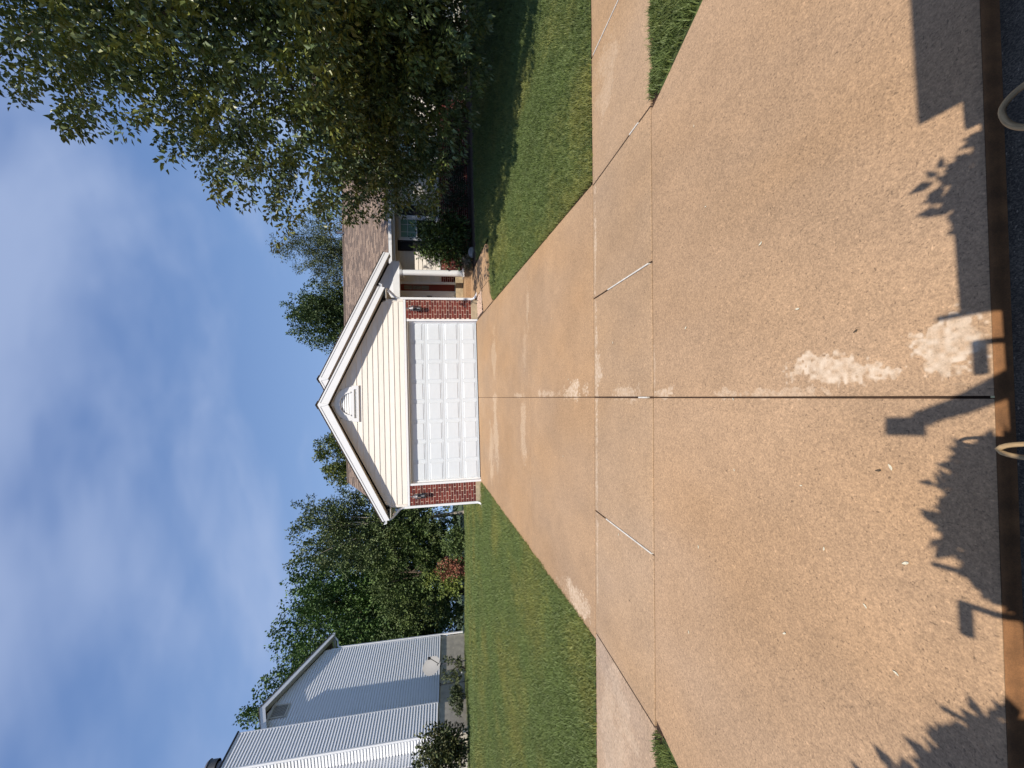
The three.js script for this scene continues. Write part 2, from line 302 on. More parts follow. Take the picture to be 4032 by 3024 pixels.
for (const s of [-1, 1]) {
  const pier = sub('brick_pier', house); const a = s < 0 ? -3.085 : 2.505, b = s < 0 ? -2.505 : 3.085;
  bricks(pier, a, b, 0.165, 2.122, FZ, 0.02, 0.0754, 0.2545, s < 0 ? 0.03 : 0.10);
  mesh('plinth', rbx(a - 0.004, b + 0.004, -0.22, 0.162, -0.1, 0.034, 0.012), M.stone, house);
}
// gable siding
const apexY = 4.31, roofSl = 0.4985;
{
  const g = sub('gable_siding', house); const N = 14; let y = 2.195;
  for (let i = 0; i < N; i++, y += 0.1535) {
    const y1 = Math.min(y + 0.1535, apexY - 0.01); const xa = Math.min(3.05, (apexY - y) / roofSl), xb = Math.min(3.05, (apexY - y1) / roofSl); if (xa < 0.06) break;
    mesh('siding_board', lap(-xa, xa, -Math.max(xb, 0.02), Math.max(xb, 0.02), y + 0.004, y1 + 0.006, FZ, 0.024, 0.008), M.cream[i % 3], g);
  }
  mesh('wall_sheathing', ext([[-3.06, 2.13], [3.06, 2.13], [3.06, 2.72], [0, 4.24], [-3.06, 2.72]], -0.12, -0.002), M.cream[0], g);
  mesh('starter_trim', rbx(-3.09, 3.09, 2.128, 2.192, -0.02, 0.034, 0.006), M.trim, house);
  for (const s of [-1, 1]) mesh('corner_trim', rbx(s < 0 ? -3.10 : 3.02, s < 0 ? -3.02 : 3.10, 2.194, 2.70, -0.02, 0.036, 0.006), M.cream[0], house);
}
// side walls and back of the garage
for (const s of [-1, 1]) { const g = sub('garage_side_wall', house); const x = s * 3.06; mesh('wall', bx(Math.min(x, x - s * 0.14), Math.max(x, x - s * 0.14), -0.2, 2.78, -7.5, -0.105), M.cream[0], g);
  for (let y = 0.2; y < 2.7; y += 0.1535) { const b = lap(-7.5, -0.05, -7.5, -0.05, y, y + 0.15, 0, 0.02, 0.006); b.rotateY(s > 0 ? Math.PI / 2 : -Math.PI / 2); b.translate(x + s * 0.001, 0, s > 0 ? -7.55 : 0); mesh('siding_board', b, M.cream[1], g); } }
// garage door
{
  const d = sub('garage_door', house); const z = -0.155;
  for (let r = 0; r < 4; r++) {
    const y0 = 0.012 + r * 0.529, y1 = y0 + 0.524;
    mesh('door_section', rbx(-2.435, 2.435, y0, y1, z - 0.045, z, 0.004), M.doorWhite, d);
    for (let c = 0; c < 8; c++) {
      const cx = -2.135 + c * 0.61, cy = (y0 + y1) / 2, w = 0.262, h = 0.192, b = 0.030, e = 0.014, rim = 0.016;
      // moulded frame ring around a raised field
      mesh('raised_panel', hexa([[cx - w + b, cy - h + b, z + e], [cx + w - b, cy - h + b, z + e], [cx + w, cy - h, z - 0.004], [cx - w, cy - h, z - 0.004], [cx - w + b, cy + h - b, z + e], [cx + w - b, cy + h - b, z + e], [cx + w, cy + h, z - 0.004], [cx - w, cy + h, z - 0.004]]), M.doorWhite, d);
      mesh('panel_moulding', mg([bx(cx - w - rim, cx - w - 0.002, cy - h - rim, cy + h + rim, z - 0.002, z + 0.007), bx(cx + w + 0.002, cx + w + rim, cy - h - rim, cy + h + rim, z - 0.002, z + 0.007), bx(cx - w - 0.001, cx + w + 0.001, cy - h - rim, cy - h - 0.002, z - 0.002, z + 0.007), bx(cx - w - 0.001, cx + w + 0.001, cy + h + 0.002, cy + h + rim, z - 0.002, z + 0.007)]), M.doorWhite, d);
    }
  }
  mesh('weather_seal', bx(-2.435, 2.435, -0.02, 0.010, z - 0.04, z - 0.006), M.dark, d);
  for (const s of [-1, 1]) { mesh('door_jamb', rbx(s < 0 ? -2.503 : 2.442, s < 0 ? -2.442 : 2.503, -0.03, 2.126, -0.2, 0.012, 0.004), M.trim, d);
    mesh('door_stop', rbx(s < 0 ? -2.441 : 2.405, s < 0 ? -2.405 : 2.441, 0.0, 2.09, -0.153, -0.125, 0.004), M.trim, d); }
  mesh('door_head', bx(-2.441, 2.441, 2.085, 2.127, -0.2, 0.006), M.soffit, d);
}
// rake fascia, soffit, roof of the garage and of the porch gable behind it
function gable(cx, apexTop, half, z1, depthBack, tipDrop) {
  const g = sub('gable_roof', house), sl = roofSl, zf = z1 - 0.03;
  for (const s of [-1, 1]) {
    const X = t => cx + s * t;
    const a = 0.055, top = [[X(a), apexTop - a * sl], [X(half), apexTop - half * sl]], bot = [[X(half - 0.02), apexTop - half * sl - 0.195], [X(a * 0.2), apexTop - a * 0.2 * sl - 0.275]];
    mesh('rake_fascia', ext(s > 0 ? [bot[1], bot[0], top[1], top[0]] : [top[0], top[1], bot[0], bot[1]], zf, z1), M.trim, g);
    // narrow upper cap strip
    const c0 = [[X(a), apexTop - a * sl + 0.002], [X(half), apexTop - half * sl + 0.002], [X(half), apexTop - half * sl - 0.045], [X(a), apexTop - a * sl - 0.045]];
    mesh('drip_edge', ext(s > 0 ? [c0[3], c0[2], c0[1], c0[0]] : c0, z1 + 0.001, z1 + 0.014), M.trim, g);
    // soffit underside
    const q = 0.225; const sp = [[X(0.01), apexTop - 0.01 * sl - q], [X(half - 0.03), apexTop - (half - 0.03) * sl - q + 0.03], [X(half - 0.03), apexTop - (half - 0.03) * sl - q + 0.045], [X(0.01), apexTop - 0.01 * sl - q + 0.015]];
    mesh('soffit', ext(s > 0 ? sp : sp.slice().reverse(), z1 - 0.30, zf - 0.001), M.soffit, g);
    // deck and shingle courses
    const dk = [[X(0), apexTop + 0.004], [X(half + 0.02), apexTop - (half + 0.02) * sl + 0.004], [X(half + 0.02), apexTop - (half + 0.02) * sl + 0.024], [X(0), apexTop + 0.024]];
    mesh('roof_deck', ext(s > 0 ? dk : dk.slice().reverse(), depthBack, z1 + 0.02), M.shingleEdge, g);
    const L = half * Math.hypot(1, sl), list = [], n = Math.floor(L / 0.145);
    for (let k = 0; k < n; k++) { const t0 = half - k * 0.145 / Math.hypot(1, sl), t1 = Math.max(0, t0 - 0.155), yo = 0.026;
      const A = [X(t0 + 0.02), apexTop - (t0 + 0.02) * sl + yo], B = [X(t1), apexTop - t1 * sl + yo];
      const pts = s > 0 ? [A, [A[0], A[1] + 0.009], [B[0], B[1] + 0.003], B] : [B, [B[0], B[1] + 0.003], [A[0], A[1] + 0.009], A];
      list.push(ext(pts, depthBack, z1 + 0.022)); }
    tag(mesh('shingle_courses', mg(list), M.shingle[s > 0 ? 0 : 1], g), null, null, null, 'stuff');
  }
  mesh('apex_cap', ext([[cx - 0.062, apexTop - 0.028], [cx - 0.012, apexTop - 0.278], [cx + 0.012, apexTop - 0.278], [cx + 0.062, apexTop - 0.028], [cx, apexTop]], z1 + 0.002, z1 + 0.016), M.trim, g);
  mesh('ridge_cap', ext([[cx - 0.12, apexTop - 0.02], [cx, apexTop + 0.05], [cx + 0.12, apexTop - 0.02], [cx + 0.12, apexTop - 0.005], [cx, apexTop + 0.062], [cx - 0.12, apexTop - 0.005]].reverse(), depthBack, z1 + 0.024), M.shingleEdge, g);
  return g;
}
gable(0, 4.578, 3.405, 0.28, -7.4);
gable(0.8, 4.94, 4.10, -1.0, -7.9);
// eave boxes and gutters of the garage
function gutterRun(x, y, z0, z1, s) {
  const p = [[0, 0], [0, 0.10], [0.012, 0.10], [0.012, 0.012], [0.075, 0.012], [0.098, 0.09], [0.11, 0.09], [0.085, 0]].map(q => [x + s * q[0], y + q[1]]);
  return ext(s > 0 ? p.reverse() : p, z0, z1);
}
for (const s of [-1, 1]) {
  mesh('eave_gutter', gutterRun(s * 3.395, 2.76, -7.3, 0.28, s), M.trim, house);
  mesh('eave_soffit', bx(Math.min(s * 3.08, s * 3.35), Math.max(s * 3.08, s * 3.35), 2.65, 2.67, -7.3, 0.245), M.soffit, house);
  // downspout with elbows and a kick-out at the foot
  const x = s * 3.135, z = s < 0 ? -0.02 : -0.02, w = 0.036;
  const p = [V(s * 3.38, 2.74, 0.18), V(s * 3.38, 2.66, 0.17), V(s * 3.30, 2.55, 0.09), V(x + s * 0.02, 2.40, 0.02), V(x, 2.30, z)];
  const dsp = sub('downspout', house);
  mesh('elbow', tube(p, 0.036, 14, 8), M.trim, dsp);
  const foot = s < 0 ? 0.10 : 0.09;
  mesh('pipe', rbx(x - w, x + w, foot, 2.33, z - 0.025, z + 0.03, 0.010), M.trim, dsp);
  const kick = s < 0 ? [V(x, foot + 0.06, z), V(x - 0.01, foot - 0.01, z + 0.01), V(x - 0.05, -0.0, z + 0.05), V(x - 0.32, -0.03 + H(x - 0.4, 0.2) * 0.4, z + 0.12)] : [V(x, foot + 0.06, z), V(x + 0.01, foot - 0.01, z + 0.01), V(x + 0.06, 0.02, z + 0.07), V(x + 0.20, -0.07, z + 0.28)];
  mesh('kick_out', tube(kick, 0.037, 14, 8), M.trim, dsp);
}
// arched gable vent
{
  const v = sub('gable_vent', house); const z = 0.028;
  const outer = new THREE.Shape(); outer.moveTo(-0.535, 3.51); outer.lineTo(0.535, 3.51); outer.lineTo(0.535, 3.70);
  for (let k = 0; k <= 20; k++) { const a = k / 20 * Math.PI; outer.lineTo(0.50 * Math.cos(a), 3.71 + 0.49 * Math.sin(a)); }
  outer.lineTo(-0.535, 3.70);
  const hole = new THREE.Path(); hole.moveTo(-0.315, 3.735); for (let k = 0; k <= 20; k++) { const a = Math.PI - k / 20 * Math.PI; hole.lineTo(0.315 * Math.cos(a), 3.735 + 0.30 * Math.sin(a)); } outer.holes.push(hole);
  const sill = new THREE.Path(); sill.moveTo(-0.42, 3.565); sill.lineTo(-0.42, 3.64); sill.lineTo(0.42, 3.64); sill.lineTo(0.42, 3.565); outer.holes.push(sill);
  const g = new THREE.ExtrudeGeometry(outer, { depth: 0.03, bevelEnabled: true, bevelSize: 0.006, bevelThickness: 0.006, bevelOffset: -0.006, bevelSegments: 1 }); g.translate(0, 0, z); mesh('surround', boxUV(g), M.trim, v);
  const rp = []; for (let k = 0; k <= 20; k++) { const a = k / 20 * Math.PI; rp.push(new THREE.Vector2(0.36 * Math.cos(a), 3.735 + 0.35 * Math.sin(a))); } for (let k = 20; k >= 0; k--) { const a = k / 20 * Math.PI; rp.push(new THREE.Vector2(0.318 * Math.cos(a), 3.735 + 0.303 * Math.sin(a))); }
  const ring = new THREE.Shape(rp);
  const rg = new THREE.ExtrudeGeometry(ring, { depth: 0.022, bevelEnabled: false }); rg.translate(0, 0, z + 0.036); mesh('arch_moulding', boxUV(rg), M.trim, v);
  for (let k = 0; k < 5; k++) { const y = 3.745 + k * 0.058, w = 0.312 * Math.sqrt(Math.max(0.02, 1 - ((y + 0.03 - 3.735) / 0.30) ** 2)); mesh('slat', hexa([[-w, y, z + 0.03], [w, y, z + 0.03], [w, y, z + 0.018], [-w, y, z + 0.018], [-w, y + 0.052, z + 0.006], [w, y + 0.052, z + 0.006], [w, y + 0.052, z - 0.006], [-w, y + 0.052, z - 0.006]]), M.trim, v); }
  mesh('vent_backing', bx(-0.43, 0.43, 3.55, 4.04, z - 0.012, z - 0.008), M.soffit, v);
  for (let k = 0; k < 24; k++) mesh('dentil', bx(-0.40 + k * 0.0336, -0.40 + k * 0.0336 + 0.022, 3.566, 3.592, z - 0.002, z + 0.034), M.trim, v);
  mesh('keystone', ext([[-0.035, 4.03], [0.035, 4.03], [0.055, 4.10], [-0.055, 4.10]], z + 0.037, z + 0.062, 0.004), M.trim, v);
  mesh('crown_block', ext([[-0.055, 4.19], [0.055, 4.19], [0.055, 4.262], [-0.055, 4.262]], z, z + 0.034), M.trim, v);
}
// porch gable wall, beam, ceiling, column
{
  const g = sub('porch_gable_siding', house); let y = 2.66; const ap = 4.68;
  for (let i = 0; i < 13; i++, y += 0.1535) { const xr = 0.8 + Math.min(3.95, (ap - y) / roofSl), xr1 = 0.8 + Math.min(3.95, (ap - y - 0.1535) / roofSl), xl = 0.8 - Math.min(3.9, (ap - y) / roofSl); if ((ap - y) < 0.16) break; mesh('siding_board', lap(xl, xr, xl + 0.05, Math.max(xr1, 0.85), y, y + 0.157, -1.33, 0.022, 0.007), M.white, g); }
  mesh('porch_beam', rbx(3.12, 4.72, 2.44, 2.655, -1.48, -1.29, 0.006), M.trim, house);
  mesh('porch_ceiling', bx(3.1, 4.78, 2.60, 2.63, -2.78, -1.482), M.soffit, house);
  mesh('porch_side_beam', rbx(4.55, 4.72, 2.44, 2.655, -2.78, -1.482, 0.006), M.trim, house);
  const col = sub('porch_column', house), cx = 4.36, cz = -1.37;
  const prof = [[0.118, 0.36], [0.112, 0.40], [0.108, 1.0], [0.10, 1.8], [0.092, 2.36]].map(q => new THREE.Vector2(q[0], q[1]));
  const sh = new THREE.LatheGeometry(prof, 40), p = sh.attributes.position; for (let i = 0; i < p.count; i++) { const a = Math.atan2(p.getZ(i), p.getX(i)), k = 1 - 0.035 * Math.pow(Math.abs(Math.sin(a * 10)), 0.6); p.setX(i, p.getX(i) * k); p.setZ(i, p.getZ(i) * k); } sh.computeVertexNormals(); sh.translate(cx, 0, cz); mesh('shaft', sh, M.trim, col);
  mesh('base', rbx(cx - 0.15, cx + 0.15, 0.281, 0.345, cz - 0.15, cz + 0.15, 0.008), M.trim, col);
  const cp = new THREE.CylinderGeometry(0.125, 0.105, 0.07, 24); cp.translate(cx, 2.395, cz); mesh('capital', cp, M.trim, col);
  mesh('porch_floor', rbx(3.12, 4.72, -0.2, 0.28, -2.6, -0.95, 0.015), concHighFlat(), house);
  mesh('entry_step', rbx(3.12, 4.72, 0.281, 0.56, -2.8, -2.36, 0.012), M.stone, house);
}
function concHighFlat() { return std({ map: grainTex([168, 137, 104], 0.22, 30, 30, 230), roughness: 0.93 }); }
// main front wall behind: brick wainscot, lap siding around the windows
const MZ = -2.8;
const wins = [[6.08, 6.93, 1.17, 2.62], [9.15, 10.04, 1.17, 2.62]];
{
  const w = sub('front_wainscot', house); bricks(w, 4.72, 11.6, 0.0, 1.10, MZ, 0.02, 0.0754, 0.2545, 0.05);
  mesh('wainscot_cap', rbx(4.70, 11.62, 1.102, 1.15, MZ - 0.02, MZ + 0.05, 0.008), M.trim, house);
  const e = sub('entry_wainscot', house); bricks(e, 4.46, 4.715, 0.33, 1.10, MZ, 0.02, 0.0754, 0.2545, 0.1);
  const g = sub('front_siding', house); let y = 1.155, i = 0;
  for (; y < 2.80; y += 0.1535, i++) {
    const y1 = Math.min(y + 0.157, 2.84); let segs = [[3.1, 11.62]];
    for (const q of [...wins, [3.55, 4.47, 0.5, 2.68]]) if (y1 > q[2] && y < q[3]) segs = segs.flatMap(([a, b]) => b <= q[0] || a >= q[1] ? [[a, b]] : [[a, q[0]], [q[1], b]].filter(r => r[1] - r[0] > 0.03));
    for (const [a, b] of segs) mesh('siding_board', lap(a, b, a, b, y + 0.003, y1, MZ, 0.022, 0.007), M.cream[i % 3], g);
  }
  // wall shell with openings
  const sh = new THREE.Shape([[3.1, -0.2], [11.62, -0.2], [11.62, 2.86], [3.1, 2.86]].map(q => new THREE.Vector2(...q)));
  for (const q of wins) { const h = new THREE.Path([[q[0], q[2]], [q[0], q[3]], [q[1], q[3]], [q[1], q[2]]].map(r => new THREE.Vector2(...r))); sh.holes.push(h); }
  const sg = new THREE.ExtrudeGeometry(sh, { depth: 0.14, bevelEnabled: false }); sg.translate(0, 0, MZ - 0.145); mesh('wall_sheathing', boxUV(sg), M.cream[1], g);
  mesh('end_wall', bx(11.48, 11.62, -0.2, 2.86, -14.5, MZ - 0.15), M.cream[1], house);
  mesh('back_wall', bx(-3.9, 11.62, -0.2, 2.86, -14.7, -14.52), M.cream[1], house);
  mesh('left_wall', bx(-3.9, -3.76, -0.2, 2.86, -14.5, -5.2), M.cream[1], house);
  mesh('left_front_wall', bx(-3.75, -3.07, -0.2, 2.86, -5.34, -5.2), M.cream[1], house);
  for (const q of wins) {
    const wn = sub('window', house), [a, b, c, d] = q, f = 0.055;
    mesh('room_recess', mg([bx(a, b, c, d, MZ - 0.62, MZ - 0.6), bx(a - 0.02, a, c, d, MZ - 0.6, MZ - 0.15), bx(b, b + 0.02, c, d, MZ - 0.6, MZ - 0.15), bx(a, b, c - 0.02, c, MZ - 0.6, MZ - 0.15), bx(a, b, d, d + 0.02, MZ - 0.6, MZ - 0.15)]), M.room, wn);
    mesh('window_frame', mg([rbx(a - 0.05, a + 0.03, c - 0.04, d + 0.05, MZ - 0.1, MZ + 0.05, 0.006), rbx(b - 0.03, b + 0.05, c - 0.04, d + 0.05, MZ - 0.1, MZ + 0.05, 0.006), rbx(a + 0.031, b - 0.031, d - 0.03, d + 0.05, MZ - 0.1, MZ + 0.048, 0.006), rbx(a + 0.031, b - 0.031, c - 0.04, c + 0.03, MZ - 0.1, MZ + 0.06, 0.006)]), M.trim, wn);
    const my = (c + d) / 2 + 0.06;
    mesh('upper_sash', mg([rbx(a + 0.031, a + 0.031 + f, my - 0.02, d - 0.031, MZ - 0.03, MZ + 0.01, 0.004), rbx(b - 0.031 - f, b - 0.031, my - 0.02, d - 0.031, MZ - 0.03, MZ + 0.01, 0.004), rbx(a + 0.032 + f, b - 0.032 - f, my - 0.02, my + 0.035, MZ - 0.03, MZ + 0.012, 0.004), rbx(a + 0.032 + f, b - 0.032 - f, d - 0.031 - f, d - 0.031, MZ - 0.03, MZ + 0.01, 0.004)]), M.trim, wn);
    mesh('lower_sash', mg([rbx(a + 0.031, a + 0.025 + f, c + 0.031, my - 0.021, MZ - 0.07, MZ - 0.031, 0.004), rbx(b - 0.025 - f, b - 0.031, c + 0.031, my - 0.021, MZ - 0.07, MZ - 0.031, 0.004), rbx(a + 0.026 + f, b - 0.026 - f, c + 0.031, c + 0.09, MZ - 0.07, MZ - 0.031, 0.004)]), M.trim, wn);
    mesh('pane', bx(a + 0.06, b - 0.06, my, d - 0.06, MZ - 0.014, MZ - 0.012), M.glass, wn);
    mesh('pane', bx(a + 0.06, b - 0.06, c + 0.06, my - 0.02, MZ - 0.052, MZ - 0.050), M.glass, wn);
    for (let k = 1; k < 3; k++) mesh('muntin', bx(lerp(a, b, k / 3) - 0.008, lerp(a, b, k / 3) + 0.008, my + 0.03, d - 0.08, MZ - 0.011, MZ - 0.003), M.trim, wn);
    mesh('muntin', bx(a + 0.07, b - 0.07, (my + d) / 2 - 0.008, (my + d) / 2 + 0.008, MZ - 0.0025, MZ + 0.005), M.trim, wn);
    mesh('blind', bx(a + 0.03, b - 0.03, my + 0.02, d - 0.02, MZ - 0.12, MZ - 0.112), M.blind, wn);
  }
  for (const [a, b] of [[5.62, 6.02], [6.99, 7.36], [8.70, 9.09], [10.10, 10.48]]) {
    const s = sub('shutter', house); mesh('stile', mg([rbx(a, a + 0.05, 1.17, 2.66, MZ + 0.022, MZ + 0.055, 0.005), rbx(b - 0.05, b, 1.17, 2.66, MZ + 0.022, MZ + 0.055, 0.005)]), M.shutter, s);
    for (const [p, q] of [[1.17, 1.25], [1.88, 1.96], [2.58, 2.66]]) mesh('rail', rbx(a + 0.051, b - 0.051, p, q, MZ + 0.022, MZ + 0.054, 0.005), M.shutter, s);
    for (const [p, q] of [[1.251, 1.879], [1.961, 2.579]]) mesh('shutter_panel', hexa([[a + 0.08, p + 0.03, MZ + 0.046], [b - 0.08, p + 0.03, MZ + 0.046], [b - 0.052, p, MZ + 0.026], [a + 0.052, p, MZ + 0.026], [a + 0.08, q - 0.03, MZ + 0.046], [b - 0.08, q - 0.03, MZ + 0.046], [b - 0.052, q, MZ + 0.026], [a + 0.052, q, MZ + 0.026]]), M.shutter, s);
  }
  // entrance
  const dr = sub('front_door', house);
  mesh('door_frame', mg([rbx(4.37, 4.46, 0.56, 2.66, MZ + 0.0, MZ + 0.07, 0.006), rbx(3.5, 4.369, 2.60, 2.66, MZ + 0.0, MZ + 0.07, 0.006), rbx(4.05, 4.115, 0.56, 2.599, MZ + 0.0, MZ + 0.068, 0.006)]), M.trim, dr);
  mesh('side_panel', rbx(4.116, 4.369, 0.60, 2.599, MZ + 0.005, MZ + 0.04, 0.006), M.redDoor, dr);
  mesh('side_light', rbx(4.165, 4.32, 1.55, 2.46, MZ + 0.041, MZ + 0.05, 0.003), std({ map: grainTex([120, 116, 108], 0.5, 40, 5, 240, 128), roughness: 0.15 }), dr);
  for (const y of [1.83, 2.15]) mesh('muntin', bx(4.165, 4.32, y, y + 0.018, MZ + 0.0505, MZ + 0.058), M.redDoor, dr);
  mesh('storm_door', rbx(3.82, 4.049, 0.60, 2.599, MZ + 0.03, MZ + 0.06, 0.005), M.trim, dr);
  mesh('storm_glass', rbx(3.40, 3.819, 0.62, 2.58, MZ + 0.02, MZ + 0.045, 0.003), M.dark, dr);
  mesh('handle', mg([rbx(3.90, 3.925, 1.44, 1.64, MZ + 0.061, MZ + 0.085, 0.005), rbx(3.86, 3.92, 1.55, 1.57, MZ + 0.086, MZ + 0.1, 0.004)]), M.blackMetal, dr);
}
// main roof: courses of shingles, the largest in view piece by piece
{
  const r = sub('main_roof', house), ze = -2.33, ye = 2.93, zr = -8.7, yr = 6.06, x0 = -4.05, x1 = 12.0;
  const sl = Math.atan2(yr - ye, ze - zr), L = Math.hypot(yr - ye, ze - zr);
  for (const s of [1, -1]) { const zb = s > 0 ? ze : zr * 2 - ze; const p = [[ze, ye], [zr, yr]].map(q => [s > 0 ? q[0] : 2 * zr - q[0], q[1]]);
    mesh('roof_deck', hexa(s > 0 ? [[x0, ye - 0.03, ze], [x1, ye - 0.03, ze], [x1, yr - 0.03, zr], [x0, yr - 0.03, zr], [x0, ye - 0.004, ze], [x1, ye - 0.004, ze], [x1, yr - 0.004, zr], [x0, yr - 0.004, zr]] : [[x0, yr - 0.03, zr - 0.001], [x1, yr - 0.03, zr - 0.001], [x1, ye - 0.03, zb], [x0, ye - 0.03, zb], [x0, yr - 0.004, zr - 0.001], [x1, yr - 0.004, zr - 0.001], [x1, ye - 0.004, zb], [x0, ye - 0.004, zb]]), M.shingle[1], r); }
  const tabs = [0.31, 0.25, 0.18].map(w => hexa([[0, 0, 0], [w, 0, 0], [w, 0, -0.16], [0, 0, -0.16], [0, 0.011, 0], [w, 0.011, 0], [w, 0.003, -0.16], [0, 0.003, -0.16]]));
  const q = new THREE.Quaternion().setFromAxisAngle(V(1, 0, 0), sl), rest = [[], [], [], []], rr = rng(77); let n = 0;
  for (let k = 0; k * 0.145 < L - 0.05; k++) {
    const t = k * 0.145; let x = x0 + rr() * 0.2;
    while (x < x1 - 0.3) {
      const ti = Math.floor(rr() * 3), w = [0.31, 0.25, 0.18][ti], mi = Math.floor(rr() * 4);
      const pos = V(x, ye + Math.sin(sl) * t, ze - Math.cos(sl) * t), lift = rr() * 0.004; pos.y += lift;
      if (x > 4.0 && x < 8.2 && k >= 2 && n < 300 && k < 26) { const m = mesh('shingle', tabs[ti], M.shingle[mi], r); m.position.copy(pos); m.quaternion.copy(q); n++; }
      else { const g = tabs[ti].clone(); g.applyMatrix4(new THREE.Matrix4().compose(pos, q, V(1, 1, 1))); rest[mi].push(g); }
      x += w + 0.006;
    }
  }
  rest.forEach((l, i) => tag(mesh('shingle_field', mg(l), M.shingle[i], r), null, null, null, 'stuff'));
  mesh('ridge_cap', hexa([[x0, yr - 0.03, zr + 0.14], [x1, yr - 0.03, zr + 0.14], [x1, yr - 0.03, zr - 0.14], [x0, yr - 0.03, zr - 0.14], [x0, yr + 0.045, zr + 0.02], [x1, yr + 0.045, zr + 0.02], [x1, yr + 0.045, zr - 0.02], [x0, yr + 0.045, zr - 0.02]]), M.shingle[3], r);
  const gp = [[0, 0], [0, 0.11], [0.012, 0.11], [0.012, 0.012], [0.075, 0.012], [0.1, 0.10], [0.112, 0.10], [0.088, 0]];
  const gg = ext(gp.map(p => [p[0], p[1]]).reverse(), 0, x1 - 4.95); gg.rotateY(-Math.PI / 2); gg.rotateY(Math.PI); gg.scale(1, 1, 1);
  gg.computeBoundingBox(); const bb = gg.boundingBox; gg.translate(4.95 - bb.min.x, 2.80 - bb.min.y, ze - 0.012 - bb.min.z); mesh('front_gutter', gg, M.trim, house);
  mesh('front_fascia', bx(4.9, x1, 2.70, 2.912, ze - 0.04, ze - 0.014), M.trim, house);
  mesh('front_soffit', bx(4.8, x1, 2.69, 2.71, MZ + 0.001, ze - 0.041), M.soffit, house);
  mesh('frieze_board', rbx(4.73, 11.62, 2.60, 2.688, MZ + 0.023, MZ + 0.05, 0.005), M.cream[0], house);
  for (const x of [x0, x1 - 0.1]) mesh('gable_end', (() => { const g = ext([[ze - 0.5, 2.86], [zr, yr - 0.06], [2 * zr - ze + 0.5, 2.86]].reverse(), 0, 0.1); g.rotateY(-Math.PI / 2); g.translate(x + 0.1, 0, 0); return g; })(), M.cream[1], house);
  const pv = new THREE.CylinderGeometry(0.06, 0.06, 0.4, 12); pv.translate(8.6, 6.15, -8.5); mesh('vent_pipe', pv, M.pewter, house);
}
// wall lanterns
function lantern(x, label) {
  const t = thing('wall_lantern', label, 'lantern', 'lanterns on the brick piers'); t.position.set(x, 1.66, 0.022);
  mesh('back_plate', rbx(-0.045, 0.045, -0.02, 0.34, 0, 0.02, 0.006), M.pewter, t);
  mesh('arm', tube([V(0, 0.30, 0.02), V(0, 0.40, 0.06), V(0, 0.42, 0.11), V(0, 0.37, 0.13)], 0.010, 14, 8), M.pewter, t);
  const z = 0.13; const roof = new THREE.CylinderGeometry(0.02, 0.092, 0.13, 6); roof.translate(0, 0.30, z); mesh('hood', roof, M.pewter, t);
  const fin = new THREE.LatheGeometry([[0, 0], [0.018, 0.0], [0.022, 0.02], [0.010, 0.045], [0.012, 0.06], [0, 0.085]].map(q => new THREE.Vector2(...q)), 12); fin.translate(0, 0.362, z); mesh('finial', fin, M.pewter, t);
  const c = new THREE.CylinderGeometry(0.078, 0.062, 0.2, 6, 1, true); c.translate(0, 0.13, z); mesh('glass', c, new THREE.MeshPhysicalMaterial({ roughness: 0.12, transmission: 1, thickness: 0, color: 0xe8e8e8 }), t);
  for (let k = 0; k < 6; k++) { const a = k / 6 * Math.PI * 2; mesh('bar', taper(V(0.064 * Math.sin(a), 0.03, z + 0.064 * Math.cos(a)), V(0.081 * Math.sin(a), 0.235, z + 0.081 * Math.cos(a)), 0.005, 0.005, null, 1, 5), M.pewter, t); }
  const b = new THREE.CylinderGeometry(0.066, 0.03, 0.045, 6); b.translate(0, 0.008, z); mesh('base_cup', b, M.pewter, t);
  const cd = new THREE.CylinderGeometry(0.012, 0.012, 0.1, 8); cd.translate(0, 0.08, z); mesh('candle', cd, M.trim, t);
}
lantern(-2.79, 'pewter wall lantern on the brick pier left of garage door'); lantern(2.80, 'pewter wall lantern on the brick pier right of garage door');

// entry walk
{
  const w = new THREE.Group(); w.name = 'entry_walk'; w.userData.kind = 'structure'; scene.add(w);
  const hw = (x, z) => Math.max(H(Math.min(x, 2.6), Math.max(z, 1.2)) + 0.012, interp(z, [-0.95, 0.9, 2.2], [0.09, -0.07, -0.19]));
  const m = concHighFlat();
  const piece = (pts) => { const s = new THREE.Shape(pts.map(p => new THREE.Vector2(p[0], -p[1]))); const g = new THREE.ExtrudeGeometry(s, { depth: 0.12, bevelEnabled: true, bevelSize: 0.008, bevelThickness: 0.006, bevelOffset: -0.008, bevelSegments: 1, steps: 1 }); g.rotateX(-Math.PI / 2); const p = g.attributes.position; for (let i = 0; i < p.count; i++) p.setY(i, p.getY(i) - 0.126 + interp(p.getZ(i), [-0.95, 0.9, 2.6], [0.09, -0.07, -0.225])); g.computeVertexNormals(); mesh('slab', boxUV(g), m, w); };
  piece([[2.455, 2.5], [2.8, 2.12], [3.1, 2.02], [3.15, 1.02], [2.455, 1.27]]);
  piece([[3.115, 2.015], [4.16, 1.80], [4.16, 0.62], [3.165, 0.62], [3.165, 1.0]]);
  piece([[3.165, 0.605], [4.16, 0.605], [4.12, -0.94], [3.165, -0.94]]);
}
